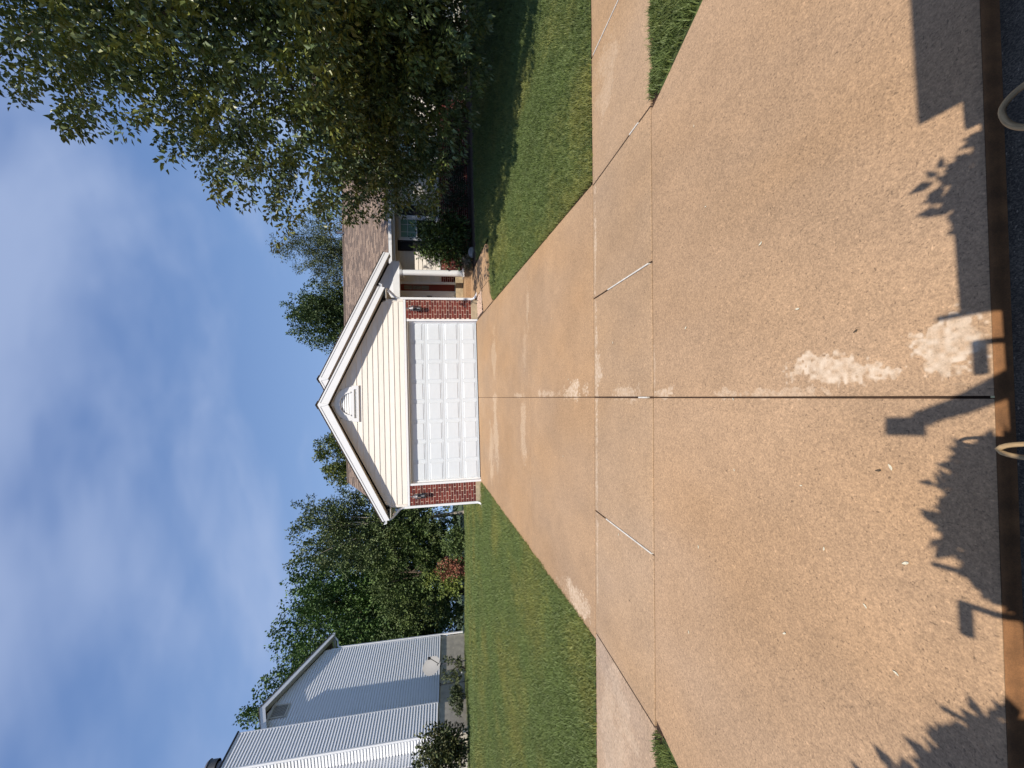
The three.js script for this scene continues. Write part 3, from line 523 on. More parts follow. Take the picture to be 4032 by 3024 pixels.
// gravel by the garage corner
{
  const g = [], r = rng(5); const base = new THREE.IcosahedronGeometry(1, 0);
  for (let i = 0; i < 900; i++) { const x = lerp(2.52, 3.15, r()), z = lerp(0.05, 1.12, r()); if (x < 2.52 + (1.1 - z) * 0.02 || (z > 1.15 - (x - 2.45) * 0.25)) continue; const s = lerp(0.010, 0.026, r()), q = base.clone(); q.scale(s * lerp(0.8, 1.3, r()), s * 0.7, s * lerp(0.8, 1.3, r())); q.rotateY(r() * 6); q.translate(x, interp(z, [0, 1.2], [-0.045, -0.105]) + r() * 0.02, z); g.push(q); }
  tag(mesh('gravel', mg(g), std({ map: grainTex([198, 172, 152], 0.5, 9, 9, 250, 256), roughness: 0.95 })), 'pinkish white gravel filling the corner between brick pier and walk', 'gravel', null, 'stuff');
}

// ---------------------------------------------------------------- vegetation
const leafMat = (rough = 0.55) => new THREE.MeshStandardMaterial({ vertexColors: true, roughness: rough, side: THREE.DoubleSide });
const LEAF = leafMat(0.4), LEAFD = leafMat(0.65);
// folded leaves appended to arrays
class Leaves {
  constructor() { this.p = []; this.c = []; this.n = 0; }
  add(base, dir, nor, len, wid, col, wide = 0.42) {
    const s = new THREE.Vector3().crossVectors(dir, nor).normalize(), up = new THREE.Vector3().crossVectors(s, dir).normalize();
    const b = base, t = base.clone().addScaledVector(dir, len).addScaledVector(up, -len * 0.12), m = base.clone().addScaledVector(dir, len * wide);
    const l = m.clone().addScaledVector(s, -wid / 2).addScaledVector(up, wid * 0.16), r = m.clone().addScaledVector(s, wid / 2).addScaledVector(up, wid * 0.16);
    for (const q of [b, r, t, b, t, l]) { this.p.push(q.x, q.y, q.z); this.c.push(col[0], col[1], col[2]); } this.n++;
  }
  geo() { const g = new THREE.BufferGeometry(); g.setAttribute('position', new THREE.Float32BufferAttribute(this.p, 3)); g.setAttribute('color', new THREE.Float32BufferAttribute(this.c, 3)); g.computeVertexNormals(); return g; }
}
function rdir(r) { const z = r() * 2 - 1, a = r() * Math.PI * 2, s = Math.sqrt(1 - z * z); return V(s * Math.cos(a), z, s * Math.sin(a)); }
// o: base, trunkH, trunkR, c (crown centre), rx, ry, rdn, rz, clusters, per, leaf, wid, cr (cluster radius), cols, seed, lump, gap, shell, up (shoot lift), droop
function tree(name, label, o, category = 'tree', group) {
  const t = thing(name, label, category, group), r = rng(o.seed), L = new Leaves(), wood = [];
  const b = V(...o.base), c = V(...o.c); const centers = [];
  for (let tries = 0; centers.length < o.clusters && tries < o.clusters * 12; tries++) {
    const d = rdir(r), rad = Math.pow(r(), o.shell || 0.42);
    const lum = 1 + (vn3(d.x * 2.6 + 9, d.y * 2.6, d.z * 2.6, o.seed) - 0.5) * (o.lump || 0.5) + (vn3(d.x * 6, d.y * 6 + 4, d.z * 6, o.seed + 3) - 0.5) * (o.lump || 0.5) * 0.6;
    const k = rad * lum, p = V(c.x + d.x * o.rx * k, c.y + d.y * (d.y > 0 ? o.ry : o.rdn) * k, c.z + d.z * o.rz * k);
    if (o.cone && d.y > 0) { const f = 1 - o.cone * Math.pow(clamp((p.y - c.y) / o.ry, 0, 1), 1.2); p.x = c.x + (p.x - c.x) * f; p.z = c.z + (p.z - c.z) * f; }
    if (vn3(p.x * o.gf, p.y * o.gf, p.z * o.gf, o.seed + 7) < (o.gap || 0.3)) continue;
    if (p.y < b.y + 0.15) continue;
    centers.push([p, d, rad]);
  }
  const col = [0, 0, 0];
  for (const [p, d] of centers) {
    const ax = d.clone().multiplyScalar(0.8).add(V((r() - 0.5) * 0.7, o.up ?? 0.4, (r() - 0.5) * 0.7)).normalize();
    const tone = r(), ca = o.cols[Math.floor(r() * o.cols.length)], cr = o.cr * lerp(0.7, 1.3, r());
    for (let k = 0; k < o.per; k++) {
      const along = r(), q = p.clone().addScaledVector(ax, (along - 0.4) * cr * 2.1), off = rdir(r), sp = cr * (1 - along * 0.6) * Math.pow(r(), 0.6);
      q.addScaledVector(off, sp);
      const dir = off.clone().multiplyScalar(0.7).addScaledVector(ax, 0.5).add(V(0, -(o.droop ?? 0.35), 0)).normalize();
      const nor = V((r() - 0.5) * 1.3, 1, (r() - 0.5) * 1.3).addScaledVector(off, 0.5).normalize();
      const v = lerp(0.72, 1.28, r()) * lerp(0.85, 1.15, tone), s = lerp(0.7, 1.25, r());
      col[0] = ca[0] * v; col[1] = ca[1] * v; col[2] = ca[2] * v; L.add(q, dir, nor, o.leaf * s, o.wid * s, col);
    }
  }
  const th = c.clone(); th.y = lerp(b.y, c.y, 0.55);
  const bm = o.bark || M.bark;
  if (o.trunkR) {
    const top = V(lerp(b.x, c.x, 0.9), c.y + o.ry * 0.55, lerp(b.z, c.z, 0.9));
    wood.push(taper(V(b.x, b.y - 0.1, b.z), top, o.trunkR, o.trunkR * 0.18, V((r() - 0.5) * 0.3, 0, (r() - 0.5) * 0.3), 10, 10));
    const fl = new THREE.CylinderGeometry(o.trunkR * 1.0, o.trunkR * 1.5, o.trunkR * 2, 10); fl.translate(b.x, b.y + o.trunkR * 0.7, b.z); wood.push(fl);
    mesh('trunk', mg(wood), bm, t);
    const li = [];
    const nl = o.limbs || 14; for (let k = 0; k < nl; k++) { const [p] = centers[Math.floor(r() * centers.length)]; const f = lerp(0.25, 0.8, r()); const s = V(b.x, b.y, b.z).lerp(top, f); const e = p.clone(); li.push(taper(s, e, o.trunkR * lerp(0.42, 0.2, f), o.trunkR * 0.06, V((r() - 0.5) * 0.6, s.distanceTo(e) * 0.1, (r() - 0.5) * 0.6), 6, 6)); for (let m = 0; m < 3; m++) { const [p2] = centers[Math.floor(r() * centers.length)]; if (p2.distanceTo(e) < o.rx * 0.7) li.push(taper(s.clone().lerp(e, 0.55), p2, o.trunkR * 0.12, o.trunkR * 0.03, V(0, 0.1, 0), 4, 5)); } }
    mesh('limbs', mg(li), bm, t);
  } else {
    const st = []; for (let k = 0; k < (o.limbs || 8); k++) { const [p] = centers[Math.floor(r() * centers.length)]; st.push(taper(V(b.x + (r() - 0.5) * 0.15, b.y - 0.05, b.z + (r() - 0.5) * 0.15), p, 0.014, 0.005, V((r() - 0.5) * 0.1, 0.05, 0), 4, 5)); } mesh('stems', mg(st), bm, t);
  }
  mesh('crown', L.geo(), o.mat || LEAF, t);
  return t;
}
// the large tree on the right lawn
tree('shade_tree', 'large leafy green tree hanging over the right lawn and house', {
  base: [8.9, -0.45, 4.3], trunkR: 0.2, c: [8.7, 3.0, 4.3], rx: 4.8, ry: 7.9, rdn: 2.7, rz: 4.5, clusters: 5200, per: 40, leaf: 0.108, wid: 0.064, cr: 0.21, seed: 21, lump: 0.55, gf: 0.75, gap: 0.25, shell: 0.38, up: 0.55, droop: 0.3, cone: 0.33, limbs: 40,
  cols: [[0.125, 0.155, 0.038], [0.085, 0.118, 0.040], [0.175, 0.190, 0.040], [0.094, 0.130, 0.048]] });
// trees behind
tree('birch_tree', 'tall loose tree with pale trunk behind the left garage corner', { base: [-8.0, -0.1, -15.5], trunkR: 0.15, c: [-8.6, 6.2, -16], rx: 2.7, ry: 5.0, rdn: 5.6, rz: 2.7, clusters: 930, per: 38, leaf: 0.161, wid: 0.102, cr: 0.36, seed: 31, lump: 0.6, gf: 0.7, gap: 0.34, shell: 0.5, up: 0.5, bark: M.birchBark, limbs: 22, cols: [[0.109, 0.148, 0.048], [0.137, 0.168, 0.063], [0.087, 0.126, 0.045]], mat: LEAFD }, 'tree', 'trees behind the houses');
tree('maple_tree', 'broad dense dark green tree between garage and white neighbour house', { base: [-16.3, 0.2, -21.5], trunkR: 0.3, c: [-16.3, 7.6, -22], rx: 5.3, ry: 6.6, rdn: 6.6, rz: 4.5, clusters: 1725, per: 38, leaf: 0.211, wid: 0.154, cr: 0.47, seed: 33, lump: 0.45, gf: 0.5, gap: 0.26, shell: 0.45, cols: [[0.073, 0.134, 0.031], [0.091, 0.160, 0.036], [0.062, 0.110, 0.028]], mat: LEAFD }, 'tree', 'trees behind the houses');
tree('maple_tree', 'dark green tree rising above the white neighbour house roof', { base: [-25.2, 0.2, -24.5], trunkR: 0.3, c: [-25.0, 11.3, -24.5], rx: 5.0, ry: 6.0, rdn: 7.0, rz: 4.5, clusters: 1050, per: 38, leaf: 0.223, wid: 0.160, cr: 0.51, seed: 34, lump: 0.55, gf: 0.5, gap: 0.3, shell: 0.45, cols: [[0.069, 0.126, 0.034], [0.087, 0.148, 0.036]], mat: LEAFD }, 'tree', 'trees behind the houses');
tree('backyard_tree', 'yellow green bushy tree top behind the left slope of garage roof', { base: [-4.3, 0, -19.8], trunkR: 0.2, c: [-4.3, 7.6, -19.9], rx: 2.5, ry: 3.4, rdn: 5.5, rz: 2.3, clusters: 645, per: 38, leaf: 0.174, wid: 0.115, cr: 0.36, seed: 35, lump: 0.45, gf: 0.7, gap: 0.26, shell: 0.45, cols: [[0.146, 0.168, 0.031], [0.120, 0.151, 0.034], [0.095, 0.127, 0.031]], mat: LEAFD }, 'tree', 'trees behind the houses');
tree('backyard_tree', 'rounded green tree top above the brown roof near the gable peaks', { base: [7.2, 0, -22], trunkR: 0.25, c: [7.1, 9.6, -22], rx: 2.75, ry: 4.2, rdn: 5, rz: 2.6, clusters: 780, per: 38, leaf: 0.174, wid: 0.122, cr: 0.38, seed: 36, lump: 0.45, gf: 0.6, gap: 0.29, shell: 0.45, cols: [[0.077, 0.121, 0.042], [0.095, 0.138, 0.042]], mat: LEAFD }, 'tree', 'trees behind the houses');
tree('larch_tree', 'feathery pointed tree top over brown roof beside the large tree', { base: [11.8, 0, -18.8], trunkR: 0.2, c: [11.5, 8.0, -18.8], rx: 3.3, ry: 4.9, rdn: 5, rz: 3.0, clusters: 930, per: 42, leaf: 0.149, wid: 0.058, cr: 0.36, seed: 37, lump: 0.75, gf: 0.6, gap: 0.34, shell: 0.5, up: 0.1, cone: 0.45, cols: [[0.091, 0.118, 0.042], [0.113, 0.134, 0.050]], mat: LEAFD }, 'tree', 'trees behind the houses');
tree('hedge_tree', 'low dark understorey tree on the lawn edge behind the garage', { base: [-11.6, 0.2, -14.5], trunkR: 0.12, c: [-11.4, 3.2, -15], rx: 3.6, ry: 3.2, rdn: 3.0, rz: 2, clusters: 840, per: 38, leaf: 0.161, wid: 0.115, cr: 0.34, seed: 38, lump: 0.5, gf: 0.8, gap: 0.3, shell: 0.45, cols: [[0.082, 0.126, 0.031], [0.105, 0.148, 0.039]], mat: LEAFD }, 'tree', 'trees behind the houses');
tree('hedge_tree', 'low dark understorey tree beside the back corner of white house', { base: [-18.5, 0.3, -17], trunkR: 0.12, c: [-18.2, 3.0, -17.5], rx: 4.2, ry: 3.4, rdn: 2.8, rz: 2, clusters: 840, per: 38, leaf: 0.174, wid: 0.128, cr: 0.36, seed: 39, lump: 0.5, gf: 0.8, gap: 0.3, shell: 0.45, cols: [[0.062, 0.101, 0.028], [0.077, 0.118, 0.031]], mat: LEAFD }, 'tree', 'trees behind the houses');
// shrubs at the end of the left lawn
const shrub = (name, label, base, rx, ry, cols, seed, leaf = 0.12, extra = {}) => tree(name, label, Object.assign({ base, c: [base[0], base[1] + ry * 0.45, base[2]], rx, ry: ry * 0.58, rdn: ry * 0.45, rz: rx * 0.9, clusters: Math.round(60 + 120 * rx * ry), per: 18, leaf, wid: leaf * 0.6, cr: 0.13 * Math.sqrt(rx * ry) + 0.03, seed, lump: 0.4, gf: 1.6, gap: 0.24, shell: 0.42, cols, mat: LEAFD }, extra), 'shrub');
shrub('flowering_shrub', 'small shrub with rust pink flower heads on lawn edge', [-9.7, 0.2, -10.9], 0.55, 1.6, [[0.42, 0.16, 0.11], [0.36, 0.15, 0.09], [0.12, 0.14, 0.05]], 51, 0.10);
shrub('green_shrub', 'bright green low shrub beside the rust flowered shrub', [-8.4, 0.1, -10.8], 0.9, 1.3, [[0.12, 0.17, 0.05], [0.10, 0.15, 0.045]], 52, 0.12);
shrub('vine_shrub', 'yellow green arching shrub left of the rust flowered shrub', [-10.6, 0.25, -11.2], 0.9, 2.2, [[0.19, 0.23, 0.04], [0.15, 0.20, 0.04]], 53, 0.14, { gap: 0.42, clusters: 90 });
shrub('lilac_bush', 'leafy upright bush in front of the white neighbour house', [-12.3, 0.55, -2.15], 0.75, 1.75, [[0.09, 0.10, 0.03], [0.065, 0.085, 0.028], [0.11, 0.11, 0.045]], 54, 0.13, { gap: 0.3, up: 0.9 });
shrub('foundation_shrub', 'straggly low shrub under the white neighbour house foundation', [-11.95, 0.6, -4.1], 0.5, 0.55, [[0.06, 0.085, 0.03], [0.08, 0.095, 0.04]], 55, 0.08);
shrub('foundation_shrub', 'thin drooping shrub beneath the satellite dish', [-11.95, 0.55, -5.7], 0.45, 1.0, [[0.09, 0.11, 0.035], [0.07, 0.09, 0.03]], 56, 0.11, { clusters: 34, gap: 0.35 });
// bed along the front of the house
shrub('rhododendron_bush', 'leafy bush with lit bright leaves beside the porch column', [5.5, 0.0, -1.35], 0.85, 1.75, [[0.055, 0.095, 0.02], [0.04, 0.075, 0.02], [0.09, 0.14, 0.025]], 61, 0.11, { clusters: 330 });
shrub('boxwood_bush', 'rounded dark bush under the second shutter of house', [7.0, 0.0, -1.2], 0.66, 1.05, [[0.028, 0.05, 0.016]], 62, 0.06);
shrub('boxwood_bush', 'rounded dark bush under bare siding between the windows', [8.25, 0.0, -1.2], 0.68, 1.05, [[0.026, 0.048, 0.016]], 63, 0.06);
shrub('boxwood_bush', 'rounded dark bush under the window at right of house', [9.5, 0.0, -1.2], 0.7, 1.1, [[0.028, 0.05, 0.016]], 64, 0.06);
shrub('yew_bush', 'wide black green evergreen bush at the right house corner', [11.4, 0.0, -0.7], 0.95, 2.0, [[0.016, 0.03, 0.014], [0.03, 0.05, 0.014]], 65, 0.10, { clusters: 420 });
shrub('potted_flowers', 'small low flowering plants at the end of the entry walk', [4.4, 0.0, -0.45], 0.24, 0.35, [[0.10, 0.12, 0.05], [0.16, 0.12, 0.06], [0.3, 0.27, 0.22]], 66, 0.05, { clusters: 60, cr: 0.06 });
// hostas, leaf by leaf
{
  const h = thing('hosta_plant', 'clump of large pale blue green hosta leaves at bed end', 'plant'); h.position.set(11.75, -0.06, 0.35);
  const r = rng(91), mats = [[0.20, 0.29, 0.21], [0.16, 0.25, 0.18], [0.24, 0.33, 0.25]].map(c => std({ color: lin(...c), roughness: 0.5, side: THREE.DoubleSide }));
  const s = new THREE.Shape(); s.moveTo(0, 0); s.bezierCurveTo(0.10, 0.02, 0.115, 0.12, 0, 0.26); s.bezierCurveTo(-0.115, 0.12, -0.10, 0.02, 0, 0);
  const lg = new THREE.ShapeGeometry(s, 6); { const p = lg.attributes.position; for (let i = 0; i < p.count; i++) p.setZ(i, 0.9 * p.getX(i) * p.getX(i) * 4 - 1.6 * p.getY(i) * p.getY(i)); lg.computeVertexNormals(); }
  for (let k = 0; k < 70; k++) { const a = r() * Math.PI * 2, d = Math.pow(r(), 0.6) * 0.95, y = 0.10 + (1 - d) * 0.42 + r() * 0.1; const m = mesh('leaf', lg, mats[k % 3], h); m.position.set(Math.cos(a) * d * 0.95, y, Math.sin(a) * d * 0.62); m.rotation.set(-1.0 + r() * 0.5, Math.atan2(Math.cos(a), Math.sin(a)) + Math.PI + (r() - 0.5), 0, 'YXZ'); m.rotation.x = -(1.9 - r() * 0.9); m.scale.setScalar(lerp(0.7, 1.1, r())); }
  const st = []; for (let k = 0; k < 24; k++) { const a = r() * 6.28, d = r() * 0.8; st.push(taper(V(Math.cos(a) * 0.1, 0, Math.sin(a) * 0.1), V(Math.cos(a) * d, 0.12 + (1 - d) * 0.4, Math.sin(a) * d * 0.65), 0.006, 0.004, V(0, 0.1, 0), 4, 5)); } mesh('stalks', mg(st), mats[1], h);
}
// garden ornament: pale scrolled stone at the bed edge
{
  const g = thing('garden_stone', 'grey rounded garden stone at the corner of walk and bed', 'stone'); g.position.set(4.75, 0.0, -0.4);
  const b = new THREE.IcosahedronGeometry(0.16, 3), p = b.attributes.position; for (let i = 0; i < p.count; i++) { const x = p.getX(i), y = p.getY(i), z = p.getZ(i), k = 1 + (vn3(x * 9, y * 9, z * 9, 4) - 0.5) * 0.35; p.setXYZ(i, x * k * 1.2, Math.max(y * k * 0.75, -0.05), z * k); } b.computeVertexNormals(); b.translate(0, 0.06, 0); mesh('boulder', b, std({ map: grainTex([150, 148, 146], 0.5, 6, 18, 260, 256), roughness: 0.9 }), g);
}
// landscape edging
for (let k = 0; k < 3; k++) { const m = mesh('edging_timber', rbx(-0.24, 0.24, 0, 0.10, -0.05, 0.05, 0.01), std({ color: lin(0.33, 0.30, 0.10), roughness: 0.9 })); m.position.set(10.15 + k * 0.46, -0.02, 0.12 + k * 0.2); m.rotation.y = -0.42; tag(m, ['short pale yellow edging timber nearest the house corner', 'middle one of three pale yellow edging timbers', 'pale yellow edging timber touching the hosta clump'][k], 'timber', 'timbers edging the planting bed'); }

// ---- turf blades
function turf(name, label, areas, seed) {
  const r = rng(seed), blades = [];
  for (let k = 0; k < 14; k++) { const a = r() * 6.28, rad = r() * 0.045, h = lerp(0.03, 0.058, r()), w = lerp(0.0018, 0.0032, r()), lean = lerp(0.1, 0.75, r()), la = r() * 6.28; const x = Math.cos(a) * rad, z = Math.sin(a) * rad, cx = Math.cos(a + 1.3) * w, cz = Math.sin(a + 1.3) * w, mx = x + Math.cos(la) * h * lean * 0.4, mz = z + Math.sin(la) * h * lean * 0.4, tx = x + Math.cos(la) * h * lean, tz = z + Math.sin(la) * h * lean;
    const q = [[x - cx, 0, z - cz], [x + cx, 0, z + cz], [mx + cx * 0.8, h * 0.6, mz + cz * 0.8], [x - cx, 0, z - cz], [mx + cx * 0.8, h * 0.6, mz + cz * 0.8], [mx - cx * 0.8, h * 0.6, mz - cz * 0.8], [mx - cx * 0.8, h * 0.6, mz - cz * 0.8], [mx + cx * 0.8, h * 0.6, mz + cz * 0.8], [tx, h, tz]]; blades.push(...q.flat()); }
  const g = new THREE.BufferGeometry(); g.setAttribute('position', new THREE.Float32BufferAttribute(blades, 3)); g.computeVertexNormals();
  const list = [];
  for (const [x0, x1, z0, z1, dens, sc, keep] of areas) { const n = Math.round((x1 - x0) * (z1 - z0) * dens); for (let i = 0; i < n; i++) { const x = lerp(x0, x1, r()), z = lerp(z0, z1, r()); if (keep && !keep(x, z)) continue; list.push([x, z, sc * lerp(0.75, 1.3, r()), r() * 6.28, r()]); } }
  const im = new THREE.InstancedMesh(g, std({ color: 0xffffff, roughness: 0.6, side: THREE.DoubleSide }), list.length), m4 = new THREE.Matrix4(), q = new THREE.Quaternion(), cc = new THREE.Color();
  list.forEach(([x, z, s, a, v], i) => { q.setFromAxisAngle(V(0, 1, 0), a); m4.compose(V(x, H(x, z) - 0.006, z), q, V(s, s * (0.85 + 0.3 * v), s)); im.setMatrixAt(i, m4);
    const n = fbm2(x * 0.9, z * 0.9, 300, 3), n2 = fbm2(x * 3.1, z * 3.1, 301, 2), st = 0.5 + 0.5 * Math.sin((x * 0.9 + z * 0.25) * 5.2), k = lerp(0.75, 1.2, v) * lerp(0.86, 1.14, n2);
    const dry = sstep(0.45, 0.75, n * 0.7 + st * 0.08 + v * 0.22);
    cc.setRGB(lerp(0.132, 0.205, dry) * k, lerp(0.180, 0.215, dry) * k, lerp(0.048, 0.054, dry) * k); im.setColorAt(i, cc); });
  im.name = numbered(name); scene.add(im); tag(im, label, 'grass', null, 'stuff'); return im;
}
const flareR = (x, z) => x > 2.40 + (z - 9.13) * 0.56 + 0.03, flareL = (x, z) => x < -2.40 - (z - 9.13) * 0.48 - 0.03;
turf('lawn_grass', 'mown green grass of the lawn left of the driveway', [[-6.5, -2.54, 4, 7.895, 1000, 1.0], [-9, -2.56, 0.1, 4, 420, 1.25], [-14, -6.5, 3, 7.895, 420, 1.25], [-15, -9, -2, 3, 160, 1.7], [-14, -3.25, -9, 0.1, 130, 1.8], [-20, -3.3, -16, -9, 45, 2.6], [-30, -14, -2, 8, 40, 2.4], [-2.58, -2.50, 0.1, 7.87, 1200, 0.9]], 401);
turf('lawn_grass', 'mown green grass of the lawn right of the driveway', [[2.48, 6.5, 4, 7.895, 1000, 1.0, (x, z) => true], [2.5, 7.5, 2.25, 4, 520, 1.15, (x, z) => z > 2.55 - (x - 2.45) * 0.6], [6.5, 11, 4, 7.895, 420, 1.2], [7.5, 14, 1, 4, 200, 1.5], [4.24, 8, 0.3, 2.25, 420, 1.2], [8, 16, 0.4, 1.2, 160, 1.6], [2.46, 2.54, 2.6, 7.87, 1200, 0.9]], 402);
turf('verge_grass', 'green grass strip between sidewalk and flared apron at right', [[2.42, 5.5, 9.13, 10.8, 1500, 1.0, flareR]], 403);
turf('verge_grass', 'small green grass wedge between sidewalk and apron at left', [[-5, -2.42, 9.13, 10.8, 1500, 1.0, flareL]], 404);

// ---------------------------------------------------------------- white neighbour house on the left
{
  const n = thing('neighbor_house', 'tall white sided house with concrete foundation at the far left', 'house');
  n.position.set(-12.54, 0, -9.26); n.rotation.y = -10 * Math.PI / 180;
  // local: +x out of the gable wall, +z towards the street along it
  const ex = 0.1143, yF = 1.69;
  mesh('foundation', bx(-9, -0.04, -0.4, yF - 0.01, 0, 6.1), M.foundation, n);
  mesh('foundation_chase', bx(-0.039, 0.57, -0.4, yF - 0.01, 4.28, 5.58), M.foundation, n);
  const face = (g, s) => { g.rotateY(Math.PI / 2); return g; };   // +z facing -> +x facing ; x -> -z
  const gw = sub('gable_siding', n); const eave = 6.9, ap = 8.92;
  mesh('wall_core', (() => { const g = ext([[-6.1, yF], [0, yF], [0, eave + 0.35], [-3.05, ap - 0.05], [-6.1, eave + 0.35]], -9, -0.001); g.rotateY(Math.PI / 2); return g; })(), M.white, gw);
  for (let y = yF, i = 0; y < ap - 0.15; y += ex, i++) { const w = y => clamp((ap - y) / 0.5, 0, 3.05); const a = w(y), b = w(y + ex); mesh('siding_board', face(lap(-3.05 - a, -3.05 + a, -3.05 - b, -3.05 + b, y + 0.003, y + ex + 0.002, 0, 0.034, 0.003)), M.white, gw); }
  mesh('corner_post', rbx(-0.05, 0.03, yF, 7.15, -0.03, 0.055, 0.008), M.white, n);
  // chimney chase
  const ch = sub('chimney_chase', n), ct = 9.3, cx = 0.6;
  mesh('chase_core', bx(-1.0, cx - 0.001, yF, ct, 4.261, 5.599), M.white, ch);
  for (let y = yF; y < ct - 0.06; y += ex) { const g = lap(-5.55, -4.31, -5.55, -4.31, y + 0.003, y + ex + 0.002, 0, 0.034, 0.003); g.rotateY(Math.PI / 2); g.translate(cx, 0, 0); mesh('siding_board', g, M.white, ch);
    const f = lap(0.01, cx - 0.05, 0.01, cx - 0.05, y + 0.003, y + ex + 0.002, 5.6, 0.034, 0.003); mesh('siding_board', f, M.white, ch); }
  for (const z of [4.26, 5.55]) mesh('corner_post', rbx(cx - 0.045, cx + 0.03, yF, ct, z, z + 0.055, 0.008), M.white, ch);
  mesh('chase_cap', rbx(-1.05, cx + 0.05, ct, ct + 0.06, 4.21, 5.65, 0.01), M.blackMetal, ch);
  const flue = new THREE.CylinderGeometry(0.17, 0.17, 0.3, 20); flue.translate(0.2, ct + 0.2, 5.1); mesh('flue', flue, M.pewter, ch);
  const cap = new THREE.CylinderGeometry(0.26, 0.26, 0.28, 24, 1, true); cap.translate(0.2, ct + 0.48, 5.1); mesh('flue_screen', cap, std({ color: lin(0.10, 0.10, 0.10), roughness: 0.5, metalness: 0.6, side: THREE.DoubleSide }), ch);
  const lid = new THREE.CylinderGeometry(0.24, 0.29, 0.07, 24); lid.translate(0.2, ct + 0.655, 5.1); mesh('flue_lid', lid, M.pewter, ch);
  // front wall beyond the chase
  const fw = sub('front_siding', n); mesh('wall_core', bx(-9, -0.07, yF, eave, 6.101, 6.2), M.white, fw);
  for (let y = yF; y < eave; y += ex) mesh('siding_board', lap(-9, -0.06, -9, -0.06, y + 0.003, y + ex + 0.002, 6.2, 0.034, 0.003), M.white, fw);
  mesh('corner_post', rbx(-0.06, 0.03, yF, eave + 0.2, 6.14, 6.23, 0.008), M.white, n);
  // roof and rake
  const rf = sub('gable_roof', n);
  for (const s of [-1, 1]) {
    const rake = [[0, 9.13], [s * 3.68, 9.13 - 3.68 * 0.4985], [s * 3.66, 9.13 - 3.68 * 0.4985 - 0.17], [0, 8.90]]; const pts = s > 0 ? rake.slice().reverse() : rake;
    const g = ext(pts, 0.28, 0.31); g.rotateY(Math.PI / 2); g.translate(0, 0, 3.05); mesh('rake_fascia', g, M.white, rf);
    const dk = [[0, 9.135], [s * 3.72, 9.135 - 3.72 * 0.4985], [s * 3.72, 9.165 - 3.72 * 0.4985], [0, 9.165]]; const d = ext(s > 0 ? dk : dk.slice().reverse(), -9.2, 0.33); d.rotateY(Math.PI / 2); d.translate(0, 0, 3.05); mesh('roof_plane', d, M.shingle[3], rf);
    const so = [[0, 8.94], [s * 3.64, 9.135 - 3.64 * 0.4985 - 0.14], [s * 3.64, 9.135 - 3.64 * 0.4985 - 0.12], [0, 8.96]]; const q = ext(s > 0 ? so : so.slice().reverse(), 0.02, 0.279); q.rotateY(Math.PI / 2); q.translate(0, 0, 3.05); mesh('soffit', q, M.soffit, rf);
  }
  mesh('gutter', bx(-9, 0.3, 7.14, 7.25, -0.78, -0.68), M.white, n);
  mesh('downspout', mg([tube([V(0.1, 7.15, -0.7), V(0.08, 6.95, -0.45), V(0.05, 6.8, -0.08), V(0.02, 6.6, -0.07)], 0.04, 12, 8), rbx(-0.03, 0.05, 0.5, 6.65, -0.11, -0.035, 0.01)]), M.white, n);
  // louvred vent
  const vt = sub('gable_vent', n); mesh('vent_frame', mg([bx(0.035, 0.068, 8.03, 8.68, 2.75, 2.80), bx(0.035, 0.068, 8.03, 8.68, 3.30, 3.35), bx(0.035, 0.068, 8.03, 8.08, 2.801, 3.299), bx(0.035, 0.068, 8.63, 8.68, 2.801, 3.299)]), M.soffit, vt);
  for (let k = 0; k < 10; k++) mesh('slat', hexa([[0.058, 8.085 + k * 0.055, 3.299], [0.058, 8.085 + k * 0.055, 2.801], [0.044, 8.085 + k * 0.055, 2.801], [0.044, 8.085 + k * 0.055, 3.299], [0.040, 8.118 + k * 0.055, 3.299], [0.040, 8.118 + k * 0.055, 2.801], [0.0365, 8.118 + k * 0.055, 2.801], [0.0365, 8.118 + k * 0.055, 3.299]]), M.soffit, vt);
  mesh('vent_backing', bx(0.0345, 0.0355, 8.05, 8.66, 2.78, 3.32), M.dark, vt);
}
// satellite dish
{
  const d = thing('satellite_dish', 'grey satellite dish on a post before the white house', 'dish'); d.position.set(-11.9, H(-11.9, -6.1), -6.1);
  const y0 = 1.15;
  mesh('mast', mg([taper(V(0, -0.1, 0), V(0, y0, 0), 0.025, 0.025, null, 2, 8), taper(V(0, y0, 0), V(-0.05, y0 + 0.16, -0.05), 0.022, 0.022, null, 2, 8)]), M.pewter, d);
  const r = new THREE.SphereGeometry(0.75, 28, 10, 0, Math.PI * 2, 0, 0.44); r.translate(0, -0.75, 0); r.scale(1.05, 0.75, 1.5); r.rotateX(Math.PI); const q = new THREE.Group();
  const m = mesh('reflector', r, std({ color: lin(0.27, 0.27, 0.265), roughness: 0.6, side: THREE.DoubleSide }), d); m.position.set(-0.10, y0 + 0.42, -0.12); m.quaternion.setFromUnitVectors(V(0, 1, 0), V(0.42, 0.5, 0.75).normalize()); m.rotateY(0.9);
  mesh('feed_arm', tube([V(-0.02, y0 + 0.08, 0.0), V(0.25, y0 + 0.25, 0.18), V(0.5, y0 + 0.47, 0.3)], 0.014, 8, 6), M.blackMetal, d);
  mesh('receiver', rbx(0.47, 0.56, y0 + 0.45, y0 + 0.58, 0.26, 0.34, 0.02), M.blackMetal, d);
  mesh('bracket', rbx(-0.09, 0.02, y0 + 0.02, y0 + 0.2, -0.09, 0.03, 0.01), M.blackMetal, d);
}
{ const s = thing('vent_stub', 'short white pipe stub in the grass below satellite dish', 'pipe'); mesh('pipe', taper(V(-11.75, 0.5, -5.15), V(-11.6, 0.68, -4.95), 0.03, 0.03, null, 2, 10), M.white, s); mesh('collar', (() => { const g = new THREE.TorusGeometry(0.034, 0.008, 6, 16); g.rotateX(0.9); g.translate(-11.6, 0.68, -4.95); return g; })(), M.white, s); }
